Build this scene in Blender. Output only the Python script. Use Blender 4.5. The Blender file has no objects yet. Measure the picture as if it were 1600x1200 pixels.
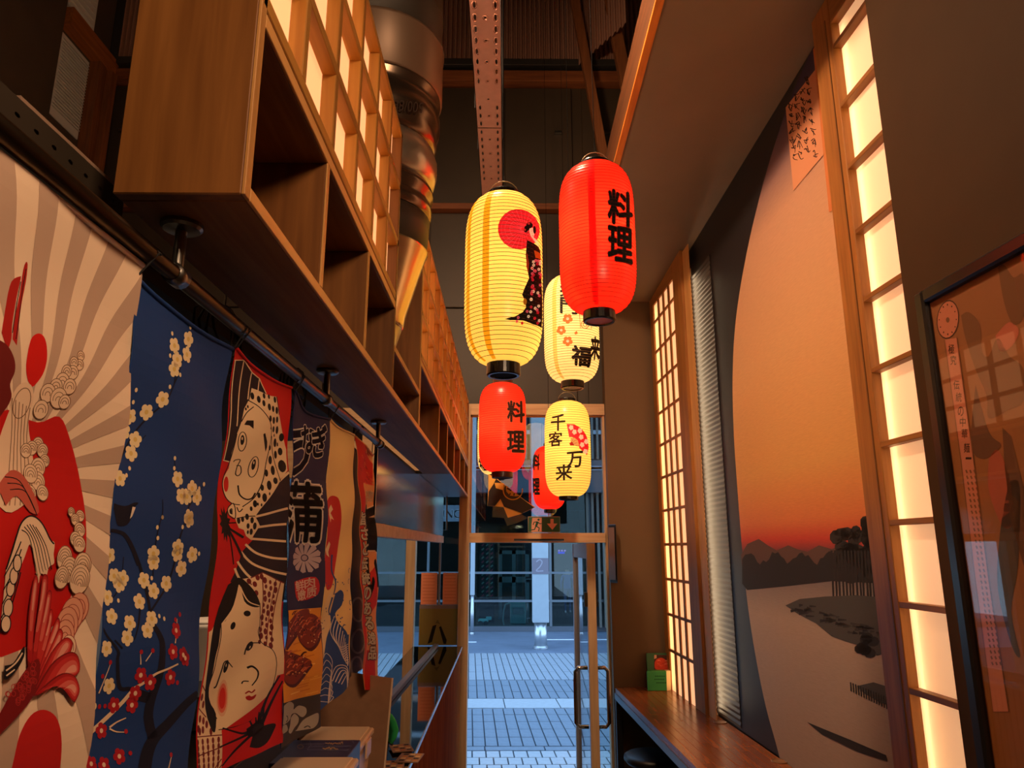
import bpy, bmesh, math, random
from mathutils import Vector, Matrix
from mathutils.geometry import tessellate_polygon
random.seed(7)
SC = bpy.context.scene
COL = SC.collection
PI = math.pi
# ------------------------------------------------------------------ camera
F, H = 1109.0, 1.95
PITCH = math.atan(257 / F)
YAW = math.atan(10 / F * math.cos(PITCH))
cd = bpy.data.cameras.new('camera'); cam = bpy.data.objects.new('camera', cd); COL.objects.link(cam)
cam.location = (0, 0, H); cam.rotation_euler = (PI / 2 + PITCH, 0, -YAW)
cd.sensor_fit = 'HORIZONTAL'; cd.sensor_width = 36; cd.lens = F / 1600 * 36; cd.clip_start = .02; cd.clip_end = 200
SC.camera = cam
SC.view_settings.view_transform = 'Standard'; SC.view_settings.look = 'None'
SC.view_settings.gamma = 1; SC.view_settings.use_curve_mapping = False
SC.view_settings.exposure = 0.0
# ------------------------------------------------------------------ sky and lamps
def lin(c): return tuple(((x / 255) / 12.92 if x / 255 <= .04045 else ((x / 255 + .055) / 1.055) ** 2.4) for x in c)
W = bpy.data.worlds.new('sky'); SC.world = W; W.use_nodes = True
wt = W.node_tree; wt.nodes.clear()
wo = wt.nodes.new('ShaderNodeOutputWorld'); wb = wt.nodes.new('ShaderNodeBackground')
tc = wt.nodes.new('ShaderNodeTexCoord'); sx = wt.nodes.new('ShaderNodeSeparateXYZ'); cr = wt.nodes.new('ShaderNodeValToRGB')
wt.links.new(tc.outputs['Generated'], sx.inputs[0]); wt.links.new(sx.outputs['Z'], cr.inputs[0])
cr.color_ramp.elements[0].position = 0.0; cr.color_ramp.elements[0].color = (.44, .66, .92, 1)
cr.color_ramp.elements[1].position = 0.7; cr.color_ramp.elements[1].color = (.30, .52, .90, 1)
wt.links.new(cr.outputs[0], wb.inputs[0]); wb.inputs[1].default_value = 4.0
wt.links.new(wb.outputs[0], wo.inputs[0])

def lamp(name, kind, loc, power, col, size=.2, rot=None, parent=None, size_y=None):
    d = bpy.data.lights.new(name, kind); d.energy = power; d.color = col
    if kind == 'AREA':
        d.size = size
        if size_y: d.shape = 'RECTANGLE'; d.size_y = size_y
    else: d.shadow_soft_size = size
    o = bpy.data.objects.new(name, d); COL.objects.link(o); o.location = loc
    if rot: o.rotation_euler = rot
    if parent: o.parent = parent; o.location = Vector(loc) - parent.location
    return o
WARM = (1, .64, .38)
# added fill lamps out of view, one for the banners, one for the mural
def aim(p, q): return (Vector(q) - Vector(p)).to_track_quat('-Z', 'Y').to_euler()
lamp('fill_lamp', 'AREA', (.62, -.35, 3.1), 25, WARM, .4, aim((.62, -.35, 3.1), (-.38, 1.05, 1.7)))
lamp('fill_lamp', 'AREA', (-.25, 2.25, 4.35), 105, WARM, .25, aim((-.25, 2.25, 4.35), (1.25, 3.5, 2.5)))
lamp('roof_fill', 'POINT', (-1.9, 2.4, 4.6), 26, WARM, .15)  # unseen light added to lift the dark roof void
lamp('soffit_fill', 'AREA', (-.35, 3.95, 3.03), 8, WARM, .07, (PI, 0, 0), size_y=1.9)  # added upward light, here and below, to brighten the soffit
lamp('soffit_fill', 'AREA', (-.35, 1.0, 3.03), 4, WARM, .07, (PI, 0, 0), size_y=.5)
# ------------------------------------------------------------------ picture-ray helpers used to measure the place
cp, sp, cy, sy = math.cos(PITCH), math.sin(PITCH), math.cos(YAW), math.sin(YAW)
FW = Vector((sy * cp, cy * cp, sp)); RT = Vector((cy, -sy, 0)); UP = RT.cross(FW); CC = Vector((0, 0, H))
def ray(u, v): return FW + RT * ((u - 800) / F) - UP * ((v - 600) / F)
def onX(u, v, X): r = ray(u, v); return CC + r * (X / r.x)
def onY(u, v, Y): r = ray(u, v); return CC + r * (Y / r.y)
def onZ(u, v, Z): r = ray(u, v); return CC + r * ((Z - H) / r.z)
T = math.tan(math.radians(2.3))
def onR(u, v, x0): r = ray(u, v); return CC + r * (x0 / (r.x + T * r.y))
def Rp(y, x0, z): return Vector((x0 - T * y, y, z))        # the right-hand wall runs a little askew

# ------------------------------------------------------------------ materials
_M = {}
def nm(name):
    m = bpy.data.materials.new(name); m.use_nodes = True
    return m, m.node_tree, m.node_tree.nodes['Principled BSDF']
def mat(name, rgb, rough=.6, metal=0., noise=.0, nscale=30., bump=0., spec=.5, emit=None, trans=0., coat=0.):
    if name in _M: return _M[name]
    m, nt, b = nm(name); c = lin(rgb)
    b.inputs['Base Color'].default_value = (*c, 1); b.inputs['Roughness'].default_value = rough
    b.inputs['Metallic'].default_value = metal; b.inputs['Specular IOR Level'].default_value = spec
    if coat: b.inputs['Coat Weight'].default_value = coat
    if noise or bump:
        t = nt.nodes.new('ShaderNodeTexCoord'); n = nt.nodes.new('ShaderNodeTexNoise')
        n.inputs['Scale'].default_value = nscale; n.inputs['Detail'].default_value = 5
        nt.links.new(t.outputs['Object'], n.inputs['Vector'])
        if noise:
            r = nt.nodes.new('ShaderNodeValToRGB'); r.color_ramp.elements[0].position = .3; r.color_ramp.elements[1].position = .7
            r.color_ramp.elements[0].color = (*[x * (1 - noise) for x in c], 1); r.color_ramp.elements[1].color = (*[min(1, x * (1 + noise)) for x in c], 1)
            nt.links.new(n.outputs['Fac'], r.inputs[0]); nt.links.new(r.outputs[0], b.inputs['Base Color'])
        if bump:
            bp = nt.nodes.new('ShaderNodeBump'); bp.inputs['Strength'].default_value = bump; bp.inputs['Distance'].default_value = .004
            nt.links.new(n.outputs['Fac'], bp.inputs['Height']); nt.links.new(bp.outputs[0], b.inputs['Normal'])
    if emit: b.inputs['Emission Color'].default_value = (*lin(emit[0]), 1); b.inputs['Emission Strength'].default_value = emit[1]
    _M[name] = m; return m
def wood(name, a, b_, axis='z', scale=1., rough=.45, spec=.4, contrast=1.):
    """wood with grain lines along one axis, shifted at random for each piece"""
    if name in _M: return _M[name]
    m, nt, b = nm(name); N = nt.nodes; L = nt.links
    t = N.new('ShaderNodeTexCoord'); oi = N.new('ShaderNodeObjectInfo')
    ad = N.new('ShaderNodeVectorMath'); ad.operation = 'ADD'
    mu = N.new('ShaderNodeVectorMath'); mu.operation = 'SCALE'; mu.inputs[0].default_value = (3.1, 5.7, 4.3); L.new(oi.outputs['Random'], mu.inputs['Scale'])
    L.new(t.outputs['Object'], ad.inputs[0]); L.new(mu.outputs[0], ad.inputs[1])
    mp = N.new('ShaderNodeMapping'); L.new(ad.outputs[0], mp.inputs[0])
    s = [60 * scale] * 3; s['xyz'.index(axis)] = 3.2 * scale; mp.inputs['Scale'].default_value = s
    n1 = N.new('ShaderNodeTexNoise'); n1.inputs['Scale'].default_value = 1.; n1.inputs['Detail'].default_value = 6; n1.inputs['Distortion'].default_value = .6
    L.new(mp.outputs[0], n1.inputs['Vector'])
    mp2 = N.new('ShaderNodeMapping'); L.new(ad.outputs[0], mp2.inputs[0])
    s = [9 * scale] * 3; s['xyz'.index(axis)] = .9 * scale; mp2.inputs['Scale'].default_value = s
    n2 = N.new('ShaderNodeTexNoise'); n2.inputs['Scale'].default_value = 1.; n2.inputs['Detail'].default_value = 3; n2.inputs['Distortion'].default_value = 1.5
    L.new(mp2.outputs[0], n2.inputs['Vector'])
    mx = N.new('ShaderNodeMath'); mx.operation = 'MULTIPLY_ADD'; L.new(n1.outputs['Fac'], mx.inputs[0]); mx.inputs[1].default_value = .55
    h = N.new('ShaderNodeMath'); h.operation = 'MULTIPLY'; L.new(n2.outputs['Fac'], h.inputs[0]); h.inputs[1].default_value = .45; L.new(h.outputs[0], mx.inputs[2])
    r = N.new('ShaderNodeValToRGB'); r.color_ramp.elements[0].position = .5 - .16 / contrast; r.color_ramp.elements[1].position = .5 + .16 / contrast
    r.color_ramp.elements[0].color = (*lin(b_), 1); r.color_ramp.elements[1].color = (*lin(a), 1)
    L.new(mx.outputs[0], r.inputs[0])
    hv = N.new('ShaderNodeHueSaturation'); L.new(r.outputs[0], hv.inputs['Color'])
    vr = N.new('ShaderNodeMath'); vr.operation = 'MULTIPLY_ADD'; L.new(oi.outputs['Random'], vr.inputs[0]); vr.inputs[1].default_value = .22; vr.inputs[2].default_value = .89
    L.new(vr.outputs[0], hv.inputs['Value']); L.new(hv.outputs[0], b.inputs['Base Color'])
    b.inputs['Roughness'].default_value = rough; b.inputs['Specular IOR Level'].default_value = spec
    bp = N.new('ShaderNodeBump'); bp.inputs['Strength'].default_value = .12; bp.inputs['Distance'].default_value = .002
    L.new(mx.outputs[0], bp.inputs['Height']); L.new(bp.outputs[0], b.inputs['Normal'])
    _M[name] = m; return m
def glass(name, tint=(235, 240, 240), refl=1.45, rough=.0):
    """thin pane: see-through with a Fresnel reflection"""
    if name in _M: return _M[name]
    m, nt, b = nm(name); N = nt.nodes; L = nt.links; N.remove(b)
    tr = N.new('ShaderNodeBsdfTransparent'); tr.inputs[0].default_value = (*lin(tint), 1)
    gl = N.new('ShaderNodeBsdfGlossy'); gl.inputs['Roughness'].default_value = rough
    lw = N.new('ShaderNodeLayerWeight'); lw.inputs[0].default_value = .5
    pw = N.new('ShaderNodeMath'); pw.operation = 'POWER'; L.new(lw.outputs['Facing'], pw.inputs[0]); pw.inputs[1].default_value = 5
    fr = N.new('ShaderNodeMath'); fr.operation = 'MULTIPLY_ADD'; L.new(pw.outputs[0], fr.inputs[0]); r0 = ((refl - 1) / (refl + 1)) ** 2; fr.inputs[1].default_value = 1 - r0; fr.inputs[2].default_value = r0
    mx = N.new('ShaderNodeMixShader'); L.new(fr.outputs[0], mx.inputs[0]); L.new(tr.outputs[0], mx.inputs[1]); L.new(gl.outputs[0], mx.inputs[2])
    L.new(mx.outputs[0], N['Material Output'].inputs[0]); _M[name] = m; return m
def paper(name, rgb, emit, translucent=.5, emc=None):
    """lamp paper: lit from behind (translucent) with some light of its own"""
    if name in _M: return _M[name]
    m, nt, b = nm(name); N = nt.nodes; L = nt.links; N.remove(b); c = (*lin(rgb), 1)
    d = N.new('ShaderNodeBsdfDiffuse'); d.inputs[0].default_value = c
    t = N.new('ShaderNodeBsdfTranslucent'); t.inputs[0].default_value = c
    mx = N.new('ShaderNodeMixShader'); mx.inputs[0].default_value = translucent; L.new(d.outputs[0], mx.inputs[1]); L.new(t.outputs[0], mx.inputs[2])
    gl = N.new('ShaderNodeBsdfGlossy'); gl.inputs['Roughness'].default_value = .3
    m2 = N.new('ShaderNodeMixShader'); m2.inputs[0].default_value = .04; L.new(mx.outputs[0], m2.inputs[1]); L.new(gl.outputs[0], m2.inputs[2])
    e = N.new('ShaderNodeEmission'); e.inputs[0].default_value = (*lin(emc or rgb), 1); e.inputs[1].default_value = emit
    a = N.new('ShaderNodeAddShader'); L.new(m2.outputs[0], a.inputs[0]); L.new(e.outputs[0], a.inputs[1])
    L.new(a.outputs[0], N['Material Output'].inputs[0]); _M[name] = m; return m
def glow(name, rgb, s):
    if name in _M: return _M[name]
    m, nt, b = nm(name); N = nt.nodes; N.remove(b); e = N.new('ShaderNodeEmission'); e.inputs[0].default_value = (*lin(rgb), 1); e.inputs[1].default_value = s
    nt.links.new(e.outputs[0], N['Material Output'].inputs[0]); _M[name] = m; return m
def ink(rgb, rough=.75):
    n = 'ink_%02x%02x%02x' % tuple(int(x) for x in rgb) + ('' if rough == .75 else '_gloss')
    return mat(n, rgb, rough, spec=.25)

# ------------------------------------------------------------------ scene objects
def props(o, label=None, cat=None, group=None, kind=None):
    if label: o['label'] = label
    if cat: o['category'] = cat
    if group: o['group'] = group
    if kind: o['kind'] = kind
    return o
def thing(name, label, cat, loc=(0, 0, 0), group=None):
    o = bpy.data.objects.new(name, None); COL.objects.link(o); o.location = loc; o.empty_display_size = .05
    return props(o, label, cat, group)
def setting(name, loc=(0, 0, 0)):
    o = bpy.data.objects.new(name, None); COL.objects.link(o); o.location = loc; o['kind'] = 'structure'; return o
def wloc(o):
    l = Vector(o.location)
    while o.parent: o = o.parent; l += o.location
    return l
class MB:
    def __init__(s): s.v, s.f, s.m = [], [], []
    def add(s, vs, fs, m=0):
        k = len(s.v); s.v += [Vector(p) for p in vs]; s.f += [tuple(i + k for i in f) for f in fs]; s.m += [m] * len(fs); return s
    def hexa(s, c, m=0):   # eight corners: bottom ring then top ring
        return s.add(c, [(3, 2, 1, 0), (4, 5, 6, 7), (0, 1, 5, 4), (1, 2, 6, 5), (2, 3, 7, 6), (3, 0, 4, 7)], m)
    def box(s, x0, x1, y0, y1, z0, z1, m=0):
        x0, x1 = sorted((x0, x1)); y0, y1 = sorted((y0, y1)); z0, z1 = sorted((z0, z1))
        return s.hexa([(x0, y0, z0), (x1, y0, z0), (x1, y1, z0), (x0, y1, z0), (x0, y0, z1), (x1, y0, z1), (x1, y1, z1), (x0, y1, z1)], m)
    def rbox(s, y0, y1, a, b, z0, z1, m=0):   # box along the askew right-hand wall
        a, b = sorted((a, b)); y0, y1 = sorted((y0, y1)); z0, z1 = sorted((z0, z1))
        P = Rp; return s.hexa([P(y0, a, z0), P(y0, b, z0), P(y1, b, z0), P(y1, a, z0), P(y0, a, z1), P(y0, b, z1), P(y1, b, z1), P(y1, a, z1)], m)
    def beam(s, p, q, w, h, up=(0, 0, 1), m=0):
        p, q = Vector(p), Vector(q); d = (q - p).normalized(); a = d.cross(Vector(up)).normalized(); b = a.cross(d).normalized()
        a *= w / 2; b *= h / 2
        return s.hexa([p - a - b, p + a - b, q + a - b, q - a - b, p - a + b, p + a + b, q + a + b, q - a + b], m)
    def tube(s, pts, r, n=8, closed=False, m=0):
        pts = [Vector(p) for p in pts]; k = len(pts); rs = r if isinstance(r, (list, tuple)) else [r] * k
        vs = []; up = None
        for i, p in enumerate(pts):
            a = pts[(i - 1) % k] if (i or closed) else p; b = pts[(i + 1) % k] if (i < k - 1 or closed) else p
            d = (b - a).normalized()
            if up is None: up = d.orthogonal().normalized()
            up = (up - d * up.dot(d)).normalized(); w = d.cross(up)
            vs += [p + (up * math.cos(2 * PI * j / n) + w * math.sin(2 * PI * j / n)) * rs[i] for j in range(n)]
        fs = []
        for i in range(k if closed else k - 1):
            o, o2 = i * n, ((i + 1) % k) * n
            fs += [(o + j, o + (j + 1) % n, o2 + (j + 1) % n, o2 + j) for j in range(n)]
        if not closed: fs += [tuple(range(n - 1, -1, -1)), tuple(range((k - 1) * n, k * n))]
        return s.add(vs, fs, m)
    def lathe(s, prof, c=(0, 0, 0), n=32, m=0, cap=True):
        c = Vector(c); vs = []
        for r, z in prof: vs += [c + Vector((r * math.cos(2 * PI * j / n), r * math.sin(2 * PI * j / n), z)) for j in range(n)]
        fs = [(i * n + j, i * n + (j + 1) % n, (i + 1) * n + (j + 1) % n, (i + 1) * n + j) for i in range(len(prof) - 1) for j in range(n)]
        if cap: fs += [tuple(range(n - 1, -1, -1)), tuple(range((len(prof) - 1) * n, len(prof) * n))]
        return s.add(vs, fs, m)
    def prism(s, poly, d, m=0):   # closed outline in space pushed along d
        k = len(poly); d = Vector(d); vs = [Vector(p) for p in poly]; vs += [p + d for p in vs]
        return s.add(vs, [tuple(range(k - 1, -1, -1)), tuple(range(k, 2 * k))] + [(i, (i + 1) % k, k + (i + 1) % k, k + i) for i in range(k)], m)
    def build(s, name, ms, parent=None, smooth=False, bevel=0., origin=None, fix=False):
        me = bpy.data.meshes.new(name)
        o = bpy.data.objects.new(name, me); COL.objects.link(o)
        if origin is not None: org = Vector(origin)
        elif parent is not None: org = wloc(parent)
        else:
            n = len(s.v); org = Vector(((min(p.x for p in s.v) + max(p.x for p in s.v)) / 2, (min(p.y for p in s.v) + max(p.y for p in s.v)) / 2, min(p.z for p in s.v)))
        me.from_pydata([p - org for p in s.v], [], s.f)
        for x in (ms if isinstance(ms, (list, tuple)) else [ms]): me.materials.append(x)
        if len(me.materials) > 1: me.polygons.foreach_set('material_index', s.m)
        if fix:
            bm = bmesh.new(); bm.from_mesh(me); bmesh.ops.recalc_face_normals(bm, faces=bm.faces); bm.to_mesh(me); bm.free()
        if smooth: me.polygons.foreach_set('use_smooth', [True] * len(me.polygons))
        me.update()
        o.location = org
        if parent is not None: o.parent = parent; o.location = org - wloc(parent)
        if bevel: b = o.modifiers.new('edge', 'BEVEL'); b.width = bevel; b.segments = 1; b.limit_method = 'ANGLE'
        return o
def copy_tree(o, parent=None):
    c = o.copy(); COL.objects.link(c)
    if parent is not None: c.parent = parent; c.location = o.location
    for ch in list(o.children): copy_tree(ch, c)
    return c
def bx(name, m, parent, *a, bevel=.0015, **k): return MB().box(*a).build(name, m, parent, bevel=bevel, **k)
def rbx(name, m, parent, *a, bevel=.0015, **k): return MB().rbox(*a).build(name, m, parent, bevel=bevel, **k)

# ------------------------------------------------------------------ flat print: outlines filled in two dimensions, cut to the cells of the cloth below
_G = {}
def glyph(txt, thick=0.):
    """triangles of a line of lettering, scaled so that one letter is one unit high"""
    if (txt, thick) in _G: return _G[(txt, thick)]
    c = bpy.data.curves.new('lettering', 'FONT'); c.body = txt; c.resolution_u = 3; c.dimensions = '2D'; c.fill_mode = 'FRONT'; c.offset = thick
    o = bpy.data.objects.new('lettering', c); COL.objects.link(o)
    e = o.evaluated_get(bpy.context.evaluated_depsgraph_get()); me = e.to_mesh(); me.calc_loop_triangles()
    vs = [(v.co.x, v.co.y) for v in me.vertices]; ts = [tuple(vs[i] for i in t.vertices) for t in me.loop_triangles]
    e.to_mesh_clear(); bpy.data.objects.remove(o); bpy.data.curves.remove(c)
    xs = [p[0] for p in vs] or [0, 1]; ys = [p[1] for p in vs] or [0, 1]
    _G[(txt, thick)] = (ts, (min(xs), max(xs), min(ys), max(ys))); return _G[(txt, thick)]
def smooth_line(p, n=6):
    if len(p) < 3: return list(p)
    out = []
    for i in range(len(p) - 1):
        a, b, c, d = p[max(i - 1, 0)], p[i], p[i + 1], p[min(i + 2, len(p) - 1)]
        for k in range(n):
            t = k / n
            out.append(tuple(.5 * (2 * b[j] + (c[j] - a[j]) * t + (2 * a[j] - 5 * b[j] + 4 * c[j] - d[j]) * t * t + (3 * b[j] - a[j] - 3 * c[j] + d[j]) * t ** 3) for j in range(2)))
    out.append(tuple(p[-1])); return out
class Print:
    def __init__(s, to2, to3, cell=None, step=6e-5, base=7e-4):
        s.to2, s.to3, s.cell, s.step, s.base = to2, to3, cell, step, base
        s.t = []; s.L = 0; s.k = lambda p: p; s.mats = []; s.clip = None; s.diag = False
    def zoom(s, x0, y0, sc, sy=None): s.k = lambda p: (x0 + p[0] / sc, y0 + p[1] / (sy or sc)); return s
    def layer(s): s.L += 1; return s
    def mi(s, c):
        m = c if not isinstance(c, tuple) else ink(c)
        if m not in s.mats: s.mats.append(m)
        return s.mats.index(m)
    def tri(s, c, a, b, d): s.t.append((s.to2(*s.k(a)), s.to2(*s.k(b)), s.to2(*s.k(d)), s.mi(c), s.L))
    def poly(s, c, pts, curve=False):
        if curve: pts = smooth_line(list(pts) + [pts[0]], 4)[:-1]
        for t in tessellate_polygon([[Vector((p[0], p[1], 0)) for p in pts]]): s.tri(c, *(pts[i] for i in t))
        return s
    def ell(s, c, x, y, rx, ry, rot=0, n=20):
        a = math.radians(rot); q = [(x + rx * math.cos(t) * math.cos(a) - ry * math.sin(t) * math.sin(a), y + rx * math.cos(t) * math.sin(a) + ry * math.sin(t) * math.cos(a)) for t in (2 * PI * i / n for i in range(n))]
        for i in range(1, n - 1): s.tri(c, q[0], q[i], q[i + 1])
        return s
    def ring(s, c, x, y, rx, ry, w, rot=0, n=24, a0=0, a1=360):
        a = math.radians(rot); P = []
        for i in range(n + 1):
            t = math.radians(a0 + (a1 - a0) * i / n)
            P.append((x + rx * math.cos(t) * math.cos(a) - ry * math.sin(t) * math.sin(a), y + rx * math.cos(t) * math.sin(a) + ry * math.sin(t) * math.cos(a)))
        return s.line(c, P, w, curve=False)
    def line(s, c, pts, w, w1=None, curve=True, n=5):
        pts = smooth_line(pts, n) if curve else list(pts); k = len(pts); A, B = [], []
        for i, p in enumerate(pts):
            a, b = pts[max(i - 1, 0)], pts[min(i + 1, k - 1)]; dx, dy = b[0] - a[0], b[1] - a[1]; l = math.hypot(dx, dy) or 1
            h = (w if w1 is None else w + (w1 - w) * i / (k - 1)) / 2
            A.append((p[0] - dy / l * h, p[1] + dx / l * h)); B.append((p[0] + dy / l * h, p[1] - dx / l * h))
        for i in range(k - 1): s.tri(c, A[i], B[i], B[i + 1]); s.tri(c, A[i], B[i + 1], A[i + 1])
        return s
    def flower(s, c, x, y, rx, ry, rot=0, cc=None, n=5):
        P = []
        for i in range(n * 6):
            t = 2 * PI * i / (n * 6) + rot; r = .72 + .28 * abs(math.cos(n * (t - rot) / 2)) ** .6
            P.append((x + rx * r * math.cos(t), y + ry * r * math.sin(t)))
        for i in range(len(P)): s.tri(c, (x, y), P[i], P[(i + 1) % len(P)])
        if cc: s.L += 1; s.ell(cc, x, y, rx * .3, ry * .3, n=8); s.L -= 1
        return s
    def text(s, c, txt, x, y, w, h, thick=0., ang=0, skew=0, lean=0):
        """lettering in the box of size w x h centred on x, y"""
        ts, (a, b, d, e) = glyph(txt)
        q = math.radians(ang)
        def g(p):
            X = ((p[0] - a) / (b - a) - .5) * w; Y = -((p[1] - d) / (e - d) - .5) * h
            Y += skew * X; X += lean * Y
            return (x + X * math.cos(q) - Y * math.sin(q), y + X * math.sin(q) + Y * math.cos(q))
        for k in range(9 if thick > .02 else (5 if thick else 1)):
            ox, oy = (0, 0) if k == 0 else (thick * math.cos(k * PI / (4 if thick > .02 else 2)), thick * math.sin(k * PI / (4 if thick > .02 else 2)))
            for t in ts: s.tri(c, *(g((p[0] + ox, p[1] + oy)) for p in t))
        return s
    def bound(s, pts):   # keep only what lies inside a convex outline
        q = [s.to2(*p) for p in pts]; ar = sum(q[i][0] * q[(i + 1) % len(q)][1] - q[(i + 1) % len(q)][0] * q[i][1] for i in range(len(q)))
        s.clip = q if ar > 0 else q[::-1]; return s
    def clipped(s):
        if not s.clip: return s.t
        out = []
        for a, b, c, m, L in s.t:
            q = [a, b, c]
            for i in range(len(s.clip)):
                (x0, y0), (x1, y1) = s.clip[i], s.clip[(i + 1) % len(s.clip)]; r = []; D = lambda p: (x1 - x0) * (p[1] - y0) - (y1 - y0) * (p[0] - x0)
                for j in range(len(q)):
                    e, f = q[j], q[(j + 1) % len(q)]; de, df = D(e), D(f)
                    if de >= 0: r.append(e)
                    if (de > 0 > df) or (de < 0 < df): t = de / (de - df); r.append((e[0] + (f[0] - e[0]) * t, e[1] + (f[1] - e[1]) * t))
                q = r
                if len(q) < 3: break
            for i in range(1, len(q) - 1): out.append((q[0], q[i], q[i + 1], m, L))
        return out
    def cut(s):
        T_ = s.clipped()
        if not s.cell: return T_
        out = []; (cu, cv) = s.cell
        def split(poly, fn, st):
            vals = [fn(p) for p in poly]; lo = min(vals); hi = max(vals); i0, i1 = math.floor(lo / st + 1e-9), math.ceil(hi / st - 1e-9); res = []
            if i1 - i0 <= 1: return [poly]
            for i in range(i0, i1):
                q = poly
                for sg, lim in ((1, i * st), (-1, (i + 1) * st)):
                    r = []
                    for j in range(len(q)):
                        a, b = q[j], q[(j + 1) % len(q)]; da, db = sg * (fn(a) - lim), sg * (fn(b) - lim)
                        if da >= 0: r.append(a)
                        if (da > 0 > db) or (da < 0 < db): t = da / (da - db); r.append((a[0] + (b[0] - a[0]) * t, a[1] + (b[1] - a[1]) * t))
                    q = r
                    if len(q) < 3: break
                if len(q) >= 3: res.append(q)
            return res
        for a, b, c, m, L in T_:
            for p in split([a, b, c], lambda k: k[0], cu):
                for q in split(p, lambda k: k[1], cv):
                    for w in (split(q, lambda k: k[0] / cu - k[1] / cv, 1.) if s.diag else [q]): out.append((*w, m, L))
        return out
    def build(s, name, parent, only=None):
        b = MB(); idx = {}
        for it in s.cut():
            *ps, m, L = it; ids = []
            for p in ps:
                key = (round(p[0], 6), round(p[1], 6), L)
                if key not in idx: idx[key] = len(b.v); b.v.append(Vector(s.to3(p[0], p[1], s.base + L * s.step)))
                ids.append(idx[key])
            ids = [v for j, v in enumerate(ids) if v != ids[j - 1]]
            if len(set(ids)) == len(ids) > 2: b.f.append(tuple(ids)); b.m.append(m)
        return b.build(name, s.mats, parent)
# ================================================================== the setting
YF = 5.25                                  # shopfront plane
OAK = wood('oak_upright', (160, 104, 48), (120, 72, 28), 'z')
OAKY = wood('oak_along', (160, 104, 48), (120, 72, 28), 'y')
OAKX = wood('oak_across', (190, 140, 78), (150, 98, 46), 'x')
SHELF = wood('shelf_upright', (140, 90, 42), (104, 62, 26), 'z')
SHELFY = wood('shelf_along', (150, 108, 60), (112, 74, 36), 'y')
FRAME = wood('frame_upright', (198, 166, 128), (170, 136, 98), 'z', rough=.5)
FRAMEX = wood('frame_across', (198, 166, 128), (170, 136, 98), 'x', rough=.5)
BEAM = wood('roof_timber', (128, 70, 30), (92, 46, 18), 'x', rough=.6)
BEAMY = wood('roof_timber_along', (150, 86, 34), (112, 58, 20), 'y', rough=.5)
BEAMZ = wood('roof_timber_upright', (128, 74, 36), (90, 48, 20), 'z', rough=.6)
PAINT = mat('umber_paint', (92, 68, 42), .75, noise=.06, nscale=3, bump=.05)
SOFF = mat('soffit_paint', (122, 104, 84), .6, noise=.05, nscale=4, bump=.04)
DARK = mat('dark_panel', (66, 52, 38), .6, noise=.1, nscale=5)
BLACK = mat('soot_black', (18, 16, 15), .7)
STEEL = mat('brushed_steel', (150, 145, 138), .28, metal=1, noise=.05, nscale=60)
CHROME = mat('polished_chrome', (200, 196, 190), .12, metal=1)
BRASS = mat('aged_bronze_tube', (92, 80, 66), .3, metal=1)
ALU = mat('grey_aluminium', (112, 116, 126), .4, metal=.8)
GLASS = glass('clear_glass', (225, 232, 232), 1.5)
o = MB().box(-4.2, 2.6, -3.2, YF, -.1, 0).build('floor', mat('floor_tile', (70, 62, 54), .35, noise=.15, nscale=6)); o['kind'] = 'structure'
o = MB().box(-4.2, 2.6, -3.2, YF + .1, 7.0, 7.1).build('ceiling', BLACK); o['kind'] = 'structure'
o = MB().box(-4.2, 2.6, -3.3, -3.2, 0, 7).build('wall_back', mat('back_paint', (96, 74, 54), .8)); o['kind'] = 'structure'
# left wall of the hall: dark panels, timbers, louvre
wl = setting('wall_left', (-3.4, 1, 0))
bx('wall_body', DARK, wl, -4.2, -3.36, -3.2, YF, 0, 7)
bx('wall_panel', DARK, wl, -3.36, -3.30, -3.0, 4.58, 4.6, 6.99)
bx('timber_rail', BEAMY, wl, -3.36, -3.26, 4.6, 5.24, 5.78, 5.93)
bx('timber_post', BEAMZ, wl, -3.36, -3.27, 5.02, 5.10, 4.0, 5.78)
bx('timber_post', BEAMZ, wl, -3.36, -3.24, 5.13, 5.21, 4.0, 5.78)
lv = thing('louvre_vent', 'pale louvred vent high on the dark wall behind the rising sun banner', 'vent', (-3.36, 4.8, 5.06))
bx('vent_frame', mat('vent_grey', (190, 186, 180), .5), lv, -3.36, -3.35, 4.61, 5.0, 5.06, 5.75)
for i in range(23):
    z = 5.13 + i * .0262
    MB().hexa([(-3.35, 4.66, z), (-3.33, 4.66, z - .012), (-3.33, 4.98, z - .012), (-3.35, 4.98, z), (-3.35, 4.66, z + .006), (-3.33, 4.66, z - .006), (-3.33, 4.98, z - .006), (-3.35, 4.98, z + .006)]).build('slat', mat('vent_grey', (190, 186, 180), .5), lv)
lv2 = thing('louvre_vent', 'small pale vent panel above the timber rail, top left corner', 'vent', (-3.36, 4.8, 5.95))
bx('vent_frame', mat('vent_grey', (190, 186, 180), .5), lv2, -3.36, -3.34, 4.62, 4.98, 5.95, 6.5)
for i in range(9): bx('slat', mat('vent_grey', (190, 186, 180), .5), lv2, -3.34, -3.33, 4.65, 4.95, 5.99 + i * .055, 6.01 + i * .055, bevel=0)
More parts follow.
